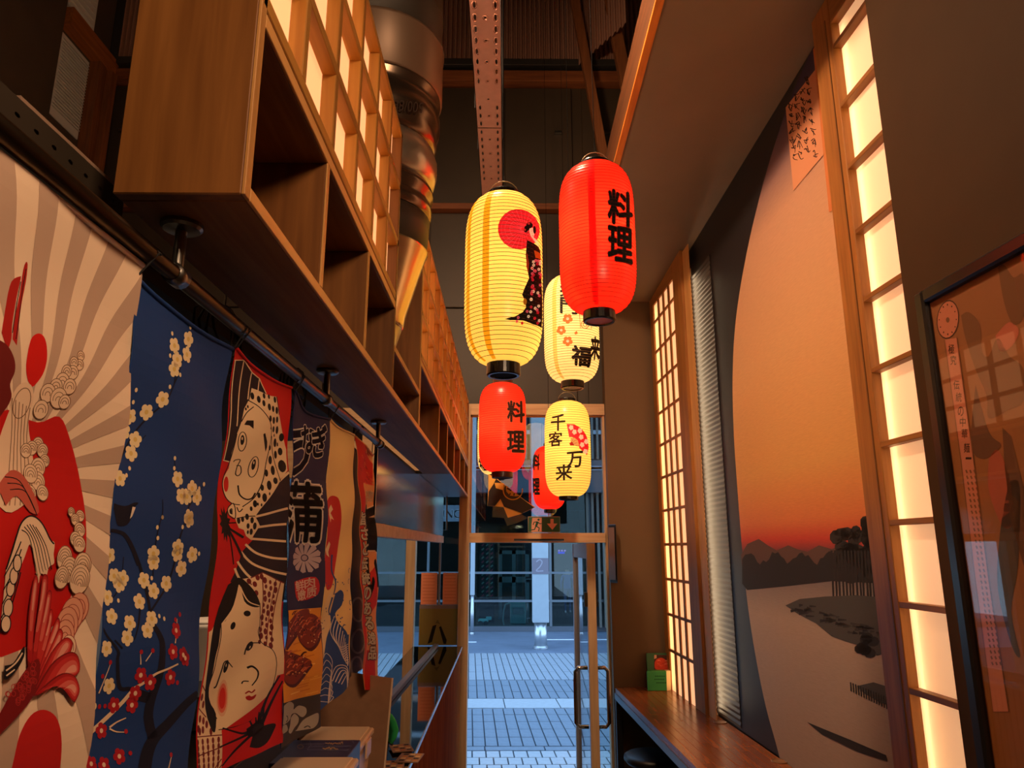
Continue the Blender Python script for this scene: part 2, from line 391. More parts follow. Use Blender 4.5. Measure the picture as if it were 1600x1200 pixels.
# gable wall above the shopfront
wf = setting('wall_front', (0, YF, 2.97))
DP = mat('gable_panel', (50, 36, 20), .55, noise=.12, nscale=4)
bx('wall_body', DP, wf, -4.2, 2.6, YF + .06, YF + .16, 2.97, 7)
for x0, x1 in ((-3.35, -2.2), (-2.19, -1.4), (-1.39, -.62), (-.61, -.02), (-.01, .545), (.63, 1.02), (1.03, 1.6)):
    bx('dark_panel', DP, wf, x0, x1, YF + .03, YF + .06, 4.66, 5.74, bevel=.004)
    bx('dark_panel', DP, wf, x0, x1, YF + .03, YF + .06, 2.98, 3.78, bevel=.004)
    bx('dark_panel', DP, wf, x0, x1, YF + .03, YF + .06, 3.79, 4.58, bevel=.004)
bx('timber_rail', BEAM, wf, -3.3, 1.6, YF - .03, YF + .06, 4.60, 4.65)
bx('timber_rail', BEAM, wf, -3.3, 1.6, YF - .04, YF + .06, 5.76, 5.86)
bx('steel_rail', mat('rail_grey', (64, 58, 52), .4, metal=.5), wf, -3.3, 1.6, YF - .06, YF + .06, 5.90, 5.96)
for x in (.40, .80, -.62, -3.1, -3.2): bx('panel_clip', STEEL, wf, x, x + .06, YF, YF + .03, 5.3, 5.325)
bx('panel_clip', STEEL, wf, -.66, -.58, YF, YF + .03, 4.98, 5.0)
CORR = mat('corrugated_metal', (160, 116, 96), .5, metal=.2)
for k in range(5):
    x0 = -3.3 + k * .92; m = MB(); n = 23; vs = []
    for i in range(n * 4 + 1):
        x = x0 + .918 * i / (n * 4); y = YF + (.03, .03, -.005, -.005)[i % 4]
        vs += [(x, y, 5.97), (x, y, 6.99)]
    m.add(vs, [(2 * i, 2 * i + 2, 2 * i + 3, 2 * i + 1) for i in range(n * 4)]).build('corrugated_sheet', CORR, wf)
# timbers running up to the roof on the far right
def px_beam(name, m, par, a, b, Y, w, h): return MB().beam(onY(*a, Y), onY(*b, Y), w, h, (0, 1, 0)).build(name, m, par, bevel=.003)
for a, b, Y, w, l in (((894, -20), (946, 262), 4.95, .07, 'long'), ((948, -20), (982, 150), 4.85, .09, 'short')):
    t = px_beam('roof_brace', BEAMZ, None, a, b, Y, w, .06)
    props(t, '%s slanting timber brace under the roof beside the orange beam' % l, 'brace')
m = MB(); vs = []
for i in range(41):
    p = onY(905 + i * 1.5, 0, 5.0); y = 5.12 - i * .012 + (.02, .02, -.008, -.008)[i % 4]
    vs += [(p.x, y, 5.86), (p.x, y, 6.9)]
m.add(vs, [(2 * i, 2 * i + 2, 2 * i + 3, 2 * i + 1) for i in range(40)]).build('corrugated_sheet', CORR, wf)
# right hand: mezzanine soffit, its beam, mural wall, near dark wall, pillar
def sz(y): return 4.14 - .068 * y
wr = MB().rbox(-3.2, YF, 1.40, 2.0, 0, 7).build('wall_right', PAINT); wr['kind'] = 'structure'
so = setting('ceiling_soffit', (.9, 2.5, 4))
b = MB()
pts = [(.545, -3.2), (.60, YF), (1.47, YF), (1.62, -3.2)]
vs = []
for x, y in ((.75, -3.2), (1.53, -3.2), (1.19, YF), (.52, YF)): vs.append((x, y, sz(y)))
vs = [(.60, -3.2, sz(-3.2)), (1.58, -3.2, sz(-3.2)), (1.25, YF, sz(YF)), (.56, YF, sz(YF))]
b.hexa(vs + [(x, y, z + .06) for x, y, z in vs]).build('soffit_board', SOFF, so)
p0, p1 = Vector((.61, -2.5, sz(-2.5) + .1)), Vector((.572, YF - .05, sz(YF - .05) + .1))
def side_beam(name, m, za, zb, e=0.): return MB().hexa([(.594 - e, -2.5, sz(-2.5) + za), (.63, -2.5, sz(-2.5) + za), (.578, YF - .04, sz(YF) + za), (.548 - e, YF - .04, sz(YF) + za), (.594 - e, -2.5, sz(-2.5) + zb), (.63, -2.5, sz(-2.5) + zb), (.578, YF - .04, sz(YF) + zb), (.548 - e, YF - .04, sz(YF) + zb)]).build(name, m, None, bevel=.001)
side_beam('trim_1', wood('beam_shaded_face', (96, 52, 18), (66, 34, 10), 'y', rough=.7), 0.002, .21)['kind'] = 'structure'  # shade of the beam's left face put into the wood colour
side_beam('trim_lit_under', wood('beam_lit_under', (226, 136, 46), (190, 104, 28), 'y', rough=.5), -.012, .002, .001)['kind'] = 'structure'  # strip added under the beam, its lit underside coloured in as orange wood
pw = MB().box(.735, 1.32, 5.14, YF + .02, 0, 3.9).build('wall_pillar', PAINT); pw['kind'] = 'structure'
tr = MB().tube([onY(985, 453, 5.12), onY(1023, 453, 5.12)], .006, 8).build('trim_2', PAINT); tr['kind'] = 'structure'
wn = MB().rbox(-3.2, 1.985, 1.262, 1.41, 0, 4.2).build('wall_near', mat('dark_umber_paint', (66, 44, 24), .7, noise=.08, nscale=4, bump=.05, spec=.12)); wn['kind'] = 'structure'

# ------------------------------------------------------------------ shopfront
def fx(u, v=700): return onY(u, v, YF).x
def fz(v): return onY(800, v, YF).z
w1 = setting('window_1', (0, YF, 2.0))
zt0, zt1, zh0, zh1 = fz(650), fz(637), fz(848), fz(833)
xl0, xl1, xr0, xr1 = fx(720), fx(735.5), fx(941), fx(952)
bx('frame_head', FRAMEX, w1, xl0, xr1, YF - .05, YF + .05, zt0, zt1 + .02)
bx('frame_post', FRAME, w1, xl0, xl1, YF - .06, YF + .05, 0, zt1)
bx('frame_post', FRAME, w1, xr0, .74, YF - .03, YF + .05, 0, zt1)
bx('frame_rail', FRAMEX, w1, xl1, xr0, YF - .05, YF + .05, zh0, zh1)
bx('bead', OAKX, w1, xl1, xr0, YF - .02, YF, zt0 - .012, zt0)
bx('bead', OAK, w1, xl1, xl1 + .012, YF - .02, YF, zh1, zt0)
bx('glass_pane', glass('transom_glass', (215, 222, 222), 2.1), w1, xl1, xr0, YF + .005, YF + .013, zh1, zt0, bevel=0)
bx('closer_strip', CHROME, w1, fx(803), fx(878), YF - .058, YF - .05, fz(845), fz(842), bevel=.001)
xh = fx(893)
bx('side_pane', GLASS, w1, xh + .03, xr0, YF + .005, YF + .013, 0, zh0, bevel=0)
# door leaf standing open into the room
d1 = setting('door_1', (xh, YF, 0))
dz1 = zh0 - .01; LX0, LX1 = xh - .012, xh + .036; LY0, LY1 = 4.28, YF - .03
bx('near_stile', FRAME, d1, LX0, LX1, LY0, LY0 + .05, .02, dz1)
bx('hinge_stile', mat('stile_grey', (120, 122, 130), .4), d1, LX0, LX1, LY1 - .05, LY1, .02, dz1)
bx('top_rail', mat('stile_grey', (120, 122, 130), .4), d1, LX0 + .004, LX1 - .004, LY0 + .05, LY1 - .05, dz1 - .09, dz1)
bx('bottom_rail', mat('stile_grey', (120, 122, 130), .4), d1, LX0 + .004, LX1 - .004, LY0 + .05, LY1 - .05, .02, .14)
bx('glass_pane', GLASS, d1, xh + .006, xh + .014, LY0 + .05, LY1 - .05, .14, dz1 - .09, bevel=0)
hy = LY0 + .10; hz0, hz1 = onX(895, 1116, xh - .075).z, onX(895, 1033, xh - .075).z
for s_, xx in ((-1, xh - .085), (1, xh + .105)):
    x0 = LX0 if s_ < 0 else LX1
    MB().tube([(x0, hy, hz0), (xx - s_ * .018, hy, hz0), (xx, hy, hz0 + .02), (xx, hy, hz1 - .02), (xx - s_ * .018, hy, hz1), (x0, hy, hz1)], .0115, 12).build('pull_handle', CHROME, d1, smooth=True)
bx('lock_case', BRASS, d1, LX0 - .018, LX1 + .012, LY0 + .02, LY0 + .06, 1.62, 1.70)
# fixed lights left of the door, towards the kitchen
w2 = setting('window_2', (-.9, YF, 1))
xa0, xa1 = fx(641), fx(655)
bx('frame_post', FRAME, w2, xa0, xa1, YF - .05, YF + .05, 0, 2.45)
bx('frame_post', FRAME, w2, -1.75, -1.69, YF - .05, YF + .05, 0, 2.45)
bx('glass_pane', GLASS, w2, -1.69, xa0, YF + .005, YF + .013, .1, 2.45, bevel=0)
bx('glass_pane', GLASS, w2, xa1, xl0, YF + .005, YF + .013, .1, 2.45, bevel=0)
bx('mullion', mat('stile_grey', (120, 122, 130), .4), w2, fx(690), fx(693), YF - .02, YF + .004, fz(945), 2.45)
bx('frame_head', FRAMEX, w2, -1.75, xl0, YF - .05, YF + .05, 2.45, 2.97)
o = MB().box(-4.2, -1.75, YF - .04, YF + .1, 0, 2.97).build('wall_kitchen', DARK); o['kind'] = 'structure'
# hanging stainless handle bar frame inside the window
hb = thing('bracket', 'thin brass hook shaped bracket hanging in the glass beside the door', 'bracket', (fx(690), YF - .1, fz(828)))
MB().tube([onY(698, 770, YF - .1), onY(698, 828, YF - .1), onY(681, 829, YF - .1), onY(681, 800, YF - .1)], .006, 8).build('rod', BRASS, hb)
# exit sign on the glass
def plate_print(Y, step=1e-4, base=4e-4): return Print(lambda u, v: (onY(u, v, Y).x, onY(u, v, Y).z), lambda x, z, d: (x, Y - d, z), None, step, base)
ex = thing('exit_sign', 'green emergency exit sign with running man and down arrow on the transom glass', 'sign', onY(849, 833, YF - .03))
a, c = onY(824.5, 807, YF - .03), onY(875.5, 832, YF - .03)
bx('sign_plate', mat('sign_green', (36, 100, 76), .5), ex, a.x, c.x, YF - .03, YF - .02, c.z, a.z)
P = plate_print(YF - .03); P.zoom(700, 560, 4)
cr_ = (206, 160, 140)
P.line((170, 150, 120), [(502, 990), (698, 990), (698, 1086), (502, 1086), (502, 990)], 4, curve=False)
P.poly(cr_, [(527, 996), (586, 996), (586, 1083), (522, 1083), (522, 1040)])
P.layer()
G_ = (30, 84, 64)
P.ell(G_, 566, 1008, 7, 7); P.line(G_, [(560, 1020), (550, 1050)], 14, curve=False); P.line(G_, [(550, 1048), (570, 1060), (566, 1080)], 7, curve=False)
P.line(G_, [(550, 1048), (540, 1070), (522, 1072)], 7, curve=False); P.line(G_, [(558, 1022), (575, 1034), (584, 1030)], 6, curve=False); P.line(G_, [(556, 1022), (538, 1024), (532, 1040)], 6, curve=False)
P.poly(cr_, [(640, 1003), (660, 1003), (660, 1032), (684, 1032), (652, 1072), (618, 1032), (640, 1032)])
P.build('pictogram', ex)
# little tablet on the pillar edge
tb = thing('wall_tablet', 'slim dark framed panel on the wall just right of the door', 'panel', (.70, 5.02, 1.9))
a, c = onY(949, 820, 5.1), onY(962, 910, 5.1)
MB().hexa([(a.x, 5.06, c.z), (c.x, 5.0, c.z), (c.x + .006, 5.10, c.z), (a.x + .006, 5.13, c.z), (a.x, 5.06, a.z), (c.x, 5.0, a.z), (c.x + .006, 5.10, a.z), (a.x + .006, 5.13, a.z)]).build('casing', mat('tablet_black', (26, 22, 20), .4), tb, bevel=.004)
MB().hexa([(a.x - .0015, 5.058, c.z + .02), (c.x - .012, 5.008, c.z + .02), (c.x - .0118, 5.01, c.z + .02), (a.x, 5.062, c.z + .02), (a.x - .0015, 5.058, a.z - .02), (c.x - .012, 5.008, a.z - .02), (c.x - .0118, 5.01, a.z - .02), (a.x, 5.062, a.z - .02)]).build('face', mat('tablet_face', (120, 96, 78), .3), tb)
# ================================================================== hanging shelf with lit lattice
XF, XB, ZB, ZM, ZT = -.275, -.414, 2.313, 2.548, 3.018
PANE = paper('shelf_paper', (250, 206, 160), .62, .5, (255, 196, 138))
EDGE = wood('shelf_edging', (214, 160, 96), (180, 124, 62), 'y')
EDGEZ = wood('shelf_edging_upright', (206, 152, 90), (170, 116, 58), 'z')
LAT = wood('lattice_upright', (182, 130, 58), (140, 90, 32), 'z')
LATY = wood('lattice_along', (196, 140, 62), (150, 98, 36), 'y')
def lattice_unit(t, y0, y1, ncol, dividers, near_end=True):
    bx('end_panel', SHELF, t, XB, XF - .004, y0, y0 + .016, ZB + .016 if y0 > 1 else ZB, ZT)
    bx('edging', EDGEZ, t, XF - .004, XF, y0, y0 + .016, ZB + .016 if y0 > 1 else ZB, ZT, bevel=.0008)
    bx('end_panel', SHELF, t, XB, XF, y1 - .016, y1, ZB + .016, ZT)
    bx('back_panel', SHELF, t, XB, XB + .006, y0 + .016, y1 - .016, ZB + .016, ZM)
    bx('middle_board', SHELFY, t, XB, XF - .004, y0 + .016, y1 - .016, ZM - .018, ZM)
    bx('edging', EDGE, t, XF - .004, XF, y0 + .016, y1 - .016, ZM - .018, ZM, bevel=.0008)
    bx('top_board', SHELFY, t, XB, XF - .026, y0 + .016, y1 - .016, ZT - .015, ZT)
    for y in dividers:
        bx('divider', SHELF, t, XB + .006, XF - .003, y - .007, y + .007, ZB + .016, ZM - .018)
        bx('edging', EDGEZ, t, XF - .003, XF, y - .007, y + .007, ZB + .016, ZM - .018, bevel=.0008)
    # lattice: rails along, bars upright, paper panes behind
    w = .019; d = .024; p = (y1 - y0) / ncol; r = (ZT - ZM - .004) / 3
    for k in range(4):
        z = ZM + .004 + k * r; a, b = (z, z + .02) if k == 0 else ((z - .016, z) if k == 3 else (z - w / 2, z + w / 2))
        bx('lattice_rail', LATY, t, XF - d, XF, y0 + .004, y1, a, b)
    for c in range(ncol + 1):
        y = y0 + c * p; a, b = (y + .001, y + .014) if c == 0 else ((y - .015, y - .0165 + .016) if c == ncol else (y - w / 2, y + w / 2))
        bx('lattice_bar', LAT, t, XF - d, XF - .0008, a, b, ZM + .024, ZT - .016)
    for c in range(ncol):
        for k in range(3):
            bx('paper_pane', PANE, t, XF - d - .004, XF - d - .001, y0 + c * p + .002, y0 + (c + 1) * p - .002, ZM + .006 + k * r, ZM + .002 + (k + 1) * r, bevel=0)
bd = thing('shelf_base', 'long oak board with light front edge running under both lattice shelf units', 'board', (-.34, 2.8, ZB))
bx('board', wood('board_along', (150, 104, 58), (112, 72, 36), 'y', rough=.55, spec=.2), bd, XB, XF - .004, .7005, 3.55, ZB, ZB + .016)
bx('board', mat('board_steel', (120, 116, 116), .3, metal=.6), bd, XB - .05, XF - .004, 3.553, YF - .06, ZB, ZB + .016)
bx('edging', EDGE, bd, XF - .004, XF, .7005, YF - .06, ZB, ZB + .016, bevel=.0008)
su = thing('lattice_shelf', 'nearer oak wall shelf with three open cubbies under a glowing lattice front', 'shelf', (-.34, 1.19, ZB + .016))
lattice_unit(su, .684, 1.69, 6, (1.0, 1.335))
s2 = thing('lattice_shelf', 'farther long oak shelf with lattice front running up to the shop window', 'shelf', (-.34, 3.6, ZB + .016))
lattice_unit(s2, 2.22, YF - .07, 15, (2.9, 3.33, 3.79, 4.27, 4.77))
lb = thing('low_box_shelf', 'low open oak cubby bridging the gap below the metal duct', 'shelf', (-.34, 1.95, ZB + .016))
bx('top_board', SHELFY, lb, XB, XF - .004, 1.692, 2.218, 2.425, 2.441); bx('edging', EDGE, lb, XF - .004, XF, 1.692, 2.218, 2.425, 2.441, bevel=.0008)
bx('back_panel', SHELF, lb, XB, XB + .006, 1.692, 2.218, ZB + .016, 2.425)
# rod of the banners with its three flanged stems
RZ, RX = 2.25, -.372
rod = thing('banner_rod', 'long dark bronze rod carrying the printed banners below the shelf', 'rod', (RX, 1.1, RZ))
MB().tube([(RX, -.2, RZ), (RX, 2.09, RZ)], .0095, 14).build('tube', BRASS, rod, smooth=True)
MB().lathe([(.011, 0), (.013, .003), (.013, .012), (.008, .018)], (0, 0, 0), 14).build('end_cap', BRASS, rod, smooth=True, origin=(0, 0, 0)).rotation_euler = (-PI / 2, 0, 0)
for ob in rod.children:
    if ob.name.startswith('end_cap'): ob.location = (0, 2.085 - 1.1, 0)
for y in (.756, 1.44, 2.05):
    MB().lathe([(.0065, 0), (.0065, .048), (.02, .05), (.023, .053), (.023, .0575)], (RX, y, RZ + .005), 20).build('stem', STEEL, rod, smooth=False)
    MB().tube([(RX, y - .011, RZ), (RX, y + .011, RZ)], .0125, 14).build('clamp', STEEL, rod, smooth=True)
# perforated channel above the rod on the near left, kitchen hood edge
ch = thing('perforated_channel', 'dark perforated metal channel running above the banner rod', 'channel', (-.46, .4, 2.35))
CH = mat('channel_grey', (46, 36, 24), .6)
m = MB()
def plate_holes(m, y0, y1, z0, z1, x, holes, mi=0):
    """upright plate at x with slotted holes (y, z, hy, hz), one row of cells"""
    ys = [y0] + [(a[0] + b[0]) / 2 for a, b in zip(holes, holes[1:])] + [y1]
    for (hy_, hz_, a, b), ya, yb in zip(holes, ys, ys[1:]):
        ringp = [(x, hy_ + a * math.cos(2 * PI * k / 8), hz_ + b * math.sin(2 * PI * k / 8)) for k in range(8)]
        out = [(x, yb, hz_), (x, yb, z1), (x, hy_, z1), (x, ya, z1), (x, ya, hz_), (x, ya, z0), (x, hy_, z0), (x, yb, z0)]
        m.add(ringp + out, [(k, (k + 1) % 8, 8 + (k + 1) % 8, 8 + k) for k in range(8)], mi)
hs = [(-.1 + k * .028, 2.349, .004, .0024) for k in range(32)]
plate_holes(m, -.12, .79, 2.335, 2.366, -.462, hs)
m.build('web', CH, ch)
bx('lip', mat('channel_lip', (150, 120, 100), .4), ch, -.468, -.462, .60, .79, 2.366, 2.370, bevel=0)
bx('inner_side', BLACK, ch, -.476, -.472, -.12, .79, 2.335, 2.366)
o = MB().box(-3.3, -.48, -3.1, 2.36, 2.30, 2.335).build('ceiling_kitchen', BLACK); o['kind'] = 'structure'
# ================================================================== duct dropping between the two shelf units
dx, dy = -.405, 1.955
du = thing('duct', 'round metal ventilation duct coming down between the two shelf units', 'duct', (dx, dy, 2.56))
DARKM = mat('dark_duct_metal', (60, 52, 44), .5, metal=.3)
GALV = mat('galvanised_metal', (186, 176, 160), .3, metal=.85, noise=.12, nscale=9)
prof = []
z = 3.47
while z < 6.9: prof += [(.2, z), (.2, z + .115), (.2035, z + .12), (.2035, z + .126), (.2, z + .131)]; z += .135
MB().lathe(prof, (dx, dy, 0), 40).build('spiral_pipe', DARKM, du, smooth=True)
MB().lathe([(.196, 3.30), (.204, 3.305), (.204, 3.46), (.207, 3.465), (.207, 3.475), (.2, 3.48)], (dx, dy, 0), 40).build('printed_collar', mat('collar_metal', (124, 98, 78), .4, metal=.4), du, smooth=True)
MB().lathe([(.176, 3.13), (.192, 3.15), (.19, 3.18), (.198, 3.20), (.198, 3.24), (.19, 3.255), (.19, 3.285), (.199, 3.295), (.199, 3.305)], (dx, dy, 0), 40).build('joint_ring', mat('ring_metal', (120, 100, 84), .25, metal=.9), du, smooth=True)
MB().lathe([(.17, 3.005), (.186, 3.02), (.193, 3.05), (.193, 3.09), (.184, 3.12), (.178, 3.13)], (dx, dy, 0), 40).build('joint_ring', GALV, du, smooth=True)
MB().lathe([(.166, 2.90), (.178, 2.91), (.182, 2.93), (.176, 2.945), (.176, 2.965), (.184, 2.975), (.184, 2.99), (.176, 3.005)], (dx, dy, 0), 40).build('joint_ring', mat('ring_metal', (120, 100, 84), .25, metal=.9), du, smooth=True)
MB().lathe([(.168, 2.80), (.174, 2.86), (.176, 2.90)], (dx, dy, 0), 40).build('reducer', DARKM, du, smooth=True)
MB().lathe([(.104, 2.565), (.11, 2.575), (.113, 2.60), (.150, 2.73), (.170, 2.796), (.173, 2.80)], (dx, dy, 0), 40).build('cone', mat('cone_metal', (214, 192, 150), .24, metal=.9, noise=.1, nscale=7), du, smooth=True)
MB().lathe([(.07, 2.45), (.104, 2.565)], (dx, dy, 0), 32).build('cone_tip', GALV, du, smooth=True)
MB().tube([(dx + .104 * math.cos(-.9), dy + .104 * math.sin(-.9), 2.57), (dx + .174 * math.cos(-.9), dy + .174 * math.sin(-.9), 2.80)], .0022, 6).build('seam', mat('seam_dark', (90, 76, 58), .5), du)
def cyl_print(cx, cy_, R, rad=None, n=10, base=6e-4, step=1e-4):
    """picture point -> (angle, height) on an upright cylinder; rad(z) gives the true radius"""
    def to2(u, v):
        r = ray(u, v); ox, oy = CC.x - cx, CC.y - cy_; a = r.x ** 2 + r.y ** 2; b = ox * r.x + oy * r.y; c = ox * ox + oy * oy - R * R
        disc = b * b - a * c; t = (-b - math.sqrt(disc)) / a if disc > 0 else -b / a
        p = CC + r * t; return (math.atan2(p.x - cx, -(p.y - cy_)), p.z)
    def to3(th, z, d):
        q = (rad(z) if rad else R) + d; return (cx + q * math.sin(th), cy_ - q * math.cos(th), z)
    return Print(to2, to3, (2 * PI / 72, .012), step, base)
P = cyl_print(dx, dy, .2045); P.text((60, 44, 34), '500/86', 638, 166, 46, 17, 0, 187); P.build('size_stamp', du)
# ================================================================== cable tray
TZ = 4.3
def tray(name, lab, y0, y1):
    t = thing(name, lab, 'tray', (-.097, (y0 + y1) / 2, TZ)); TR = mat('tray_pink', (170, 118, 96), .55, metal=.15, noise=.08, nscale=20)
    xs = [-.168, -.135, -.062, -.026]
    ny = int((y1 - y0) / .075); m = MB()
    def strip(x0, x1, hx, hy_, skip):
        for i in range(ny):
            ya, yb = y0 + (y1 - y0) * i / ny, y0 + (y1 - y0) * (i + 1) / ny; yc, xc = (ya + yb) / 2, (x0 + x1) / 2
            if skip(i): m.add([(x0, ya, TZ), (x1, ya, TZ), (x1, yb, TZ), (x0, yb, TZ)], [(0, 3, 2, 1)]); continue
            rg = [(xc + hx * math.cos(PI / 8 + PI / 4 * k) * 1.08, yc + hy_ * math.sin(PI / 8 + PI / 4 * k) * 1.08, TZ) for k in range(8)]
            ou = [(x1, yc + (yb - yc) * .3, TZ), (x1, yb, TZ), (x0, yb, TZ), (x0, yc + (yb - yc) * .3, TZ), (x0, yc - (yb - yc) * .3, TZ), (x0, ya, TZ), (x1, ya, TZ), (x1, yc - (yb - yc) * .3, TZ)]
            m.add(rg + ou, [(k, (k + 1) % 8, 8 + (k + 1) % 8, 8 + k) for k in range(8)])
            rim = [(xc + (hx + .007) * math.cos(2 * PI * k / 12), yc + (hy_ + .007) * math.sin(2 * PI * k / 12), TZ - .0015) for k in range(12)]
            m.tube(rim, .0016, 4, closed=True, m=0)
    pat = lambda i: i % 10 in (8, 9)
    strip(-.168, -.120, .0055, .018, pat); strip(-.120, -.075, .006, .006, lambda i: i % 2 == 0); strip(-.075, -.026, .0055, .018, pat)
    m.build('perforated_base', TR, t)
    bx('side_flange', TR, t, -.168, -.165, y0, y1, TZ, TZ + .06, bevel=0); bx('side_flange', TR, t, -.029, -.026, y0, y1, TZ, TZ + .06, bevel=0)
    for y in (y0 + .2, y1 - .2):
        for x in (-.172, -.022): MB().tube([(x, y, TZ - .01), (x, y, 6.99)], .003, 6).build('hanger_rod', BLACK, t)
    return t
tray('cable_tray', 'nearer length of perforated metal cable tray under the roof', 1.9, 3.632)
tray('cable_tray', 'farther length of perforated cable tray above the lantern with the parasol lady', 3.64, 4.55)
# ================================================================== right wall: mural, lattice light panels, picture
MX = 1.37
def skyramp():
    m, nt, b = nm('mural_sky'); N = nt.nodes; L = nt.links
    t = N.new('ShaderNodeTexCoord'); s = N.new('ShaderNodeSeparateXYZ'); L.new(t.outputs['Object'], s.inputs[0])
    mr = N.new('ShaderNodeMapRange'); mr.inputs['From Min'].default_value = .0; mr.inputs['From Max'].default_value = 3.0; L.new(s.outputs['Z'], mr.inputs[0])
    r = N.new('ShaderNodeValToRGB'); L.new(mr.outputs[0], r.inputs[0]); e = r.color_ramp.elements
    cols = [(0, (150, 128, 112)), (.20, (166, 140, 120)), (.262, (120, 104, 98)), (.293, (56, 50, 56)), (.317, (190, 64, 40)), (.345, (204, 116, 64)), (.42, (204, 148, 84)), (.60, (196, 148, 102)), (.80, (182, 136, 108)), (.88, (120, 90, 92)), (.95, (62, 52, 76)), (1, (52, 44, 66))]
    e[0].position, e[0].color = cols[0][0], (*lin(cols[0][1]), 1); e[1].position, e[1].color = 1, (*lin(cols[-1][1]), 1)
    for p, c in cols[1:-1]: q = e.new(p); q.color = (*lin(c), 1)
    w = N.new('ShaderNodeTexNoise'); w.inputs['Scale'].default_value = 40; mp = N.new('ShaderNodeMapping'); mp.inputs['Scale'].default_value = (1, .6, 9); L.new(t.outputs['Object'], mp.inputs[0]); L.new(mp.outputs[0], w.inputs['Vector'])
    h = N.new('ShaderNodeHueSaturation'); L.new(r.outputs[0], h.inputs['Color']); q = N.new('ShaderNodeMath'); q.operation = 'MULTIPLY_ADD'; L.new(w.outputs['Fac'], q.inputs[0]); q.inputs[1].default_value = .3; q.inputs[2].default_value = .85
    L.new(q.outputs[0], h.inputs['Value']); L.new(h.outputs[0], b.inputs['Base Color']); b.inputs['Roughness'].default_value = .6; b.inputs['Specular IOR Level'].default_value = .25
    return m
mu = thing('mural', 'tall landscape mural with a dusk sky and dark trees above the wooden counter', 'mural', Rp(3.4, MX, 1.04))
rbx('panel', mat('mural_navy', (27, 22, 25), .5, noise=.1, nscale=10), mu, 2.3, 4.40, MX, MX + .02, 1.04, 3.8, bevel=0)
MB().hexa([Rp(2.3, MX, 3.8), Rp(2.3, MX + .02, 3.8), Rp(4.40, MX + .02, 3.8), Rp(4.40, MX, 3.8), Rp(2.3, MX, sz(2.3)), Rp(2.3, MX + .02, sz(2.3)), Rp(4.40, MX + .02, sz(4.40)), Rp(4.40, MX, sz(4.40))]).build('panel', mat('mural_navy', (46, 40, 44), .5), mu)
P = Print(lambda u, v: (onR(u, v, MX).y, onR(u, v, MX).z), lambda y, z, d: Rp(y, MX - d, z), None, 2.5e-4, 1e-3)
SKY = skyramp()
arc = smooth_line([(1290, 40), (1262, 92), (1226, 180), (1192, 290), (1166, 400), (1150, 500), (1145, 590), (1147, 680), (1153, 770), (1160, 860), (1168, 940), (1180, 1020), (1196, 1100), (1215, 1170), (1222, 1200), (1232, 1240)], 5)
P.poly(SKY, arc + [(1440, 1240), (1398, 800), (1330, 300)])
P.layer()
TREE, TREE2, BANK = (44, 38, 36), (58, 52, 48), (74, 68, 64)
hill = [(1158, 868), (1168, 850), (1186, 842), (1200, 852), (1214, 860), (1232, 852), (1246, 858), (1262, 862), (1280, 852), (1300, 858), (1320, 850), (1370, 860), (1372, 900), (1162, 905)]
P.poly((92, 66, 58), hill); P.layer()
rr = random.Random(3); top = [(1160, 912)]
for i in range(46):
    x = 1160 + i * 4.7; top.append((x, 876 - 7 * math.sin(i * .7) - rr.uniform(0, 9)))
P.poly(TREE, top + [(1378, 862), (1386, 912), (1300, 908), (1230, 916), (1168, 922)]); P.layer()
# grove on the far bank
for i in range(64):
    x = rr.uniform(1306, 1384); y = 812 + rr.uniform(0, 84) + abs(x - 1352) * .5
    P.ell((50, 42, 38) if i % 3 else TREE, x, y, rr.uniform(7, 13), rr.uniform(7, 12), n=9)
P.layer()
for i in range(17):
    x = 1300 + i * 5.2; P.line(TREE, [(x, 860), (x + 3 + i * .25, 934 + rr.uniform(0, 30))], 3.4, 2.6, curve=False)
P.layer()
P.poly(BANK, [(1228, 946), (1250, 936), (1290, 932), (1340, 930), (1384, 934), (1392, 1018), (1372, 1024), (1348, 1010), (1322, 1002), (1300, 994), (1276, 974), (1246, 958)]); P.layer()
for i in range(60):
    t = rr.random(); x = 1232 + t * 155; y = 948 + t * 58 + rr.uniform(-14, 6); P.line(TREE if i % 2 else TREE2, [(x, y), (x + rr.uniform(5, 16), y + rr.uniform(-1, 3))], rr.uniform(3, 6), 1.5, curve=False)
P.layer()
for i in range(9): P.ell(TREE, 1360 + rr.uniform(-16, 18), 1008 + rr.uniform(-16, 14), 10, 8, n=9)
P.poly(BANK, [(1340, 1072), (1366, 1066), (1398, 1076), (1402, 1106), (1376, 1098), (1350, 1082)])
for i in range(18): x = 1330 + i * 4; P.line(TREE, [(x, 1066 + i * 1.6), (x + 1, 1080 + i * 2)], 1.8, curve=False)
# a plain boat on the water
P.layer(); P.poly(TREE, [(1262, 1128), (1276, 1134), (1330, 1156), (1386, 1180), (1388, 1190), (1340, 1174), (1286, 1148)])
P.build('printed_landscape', mu)
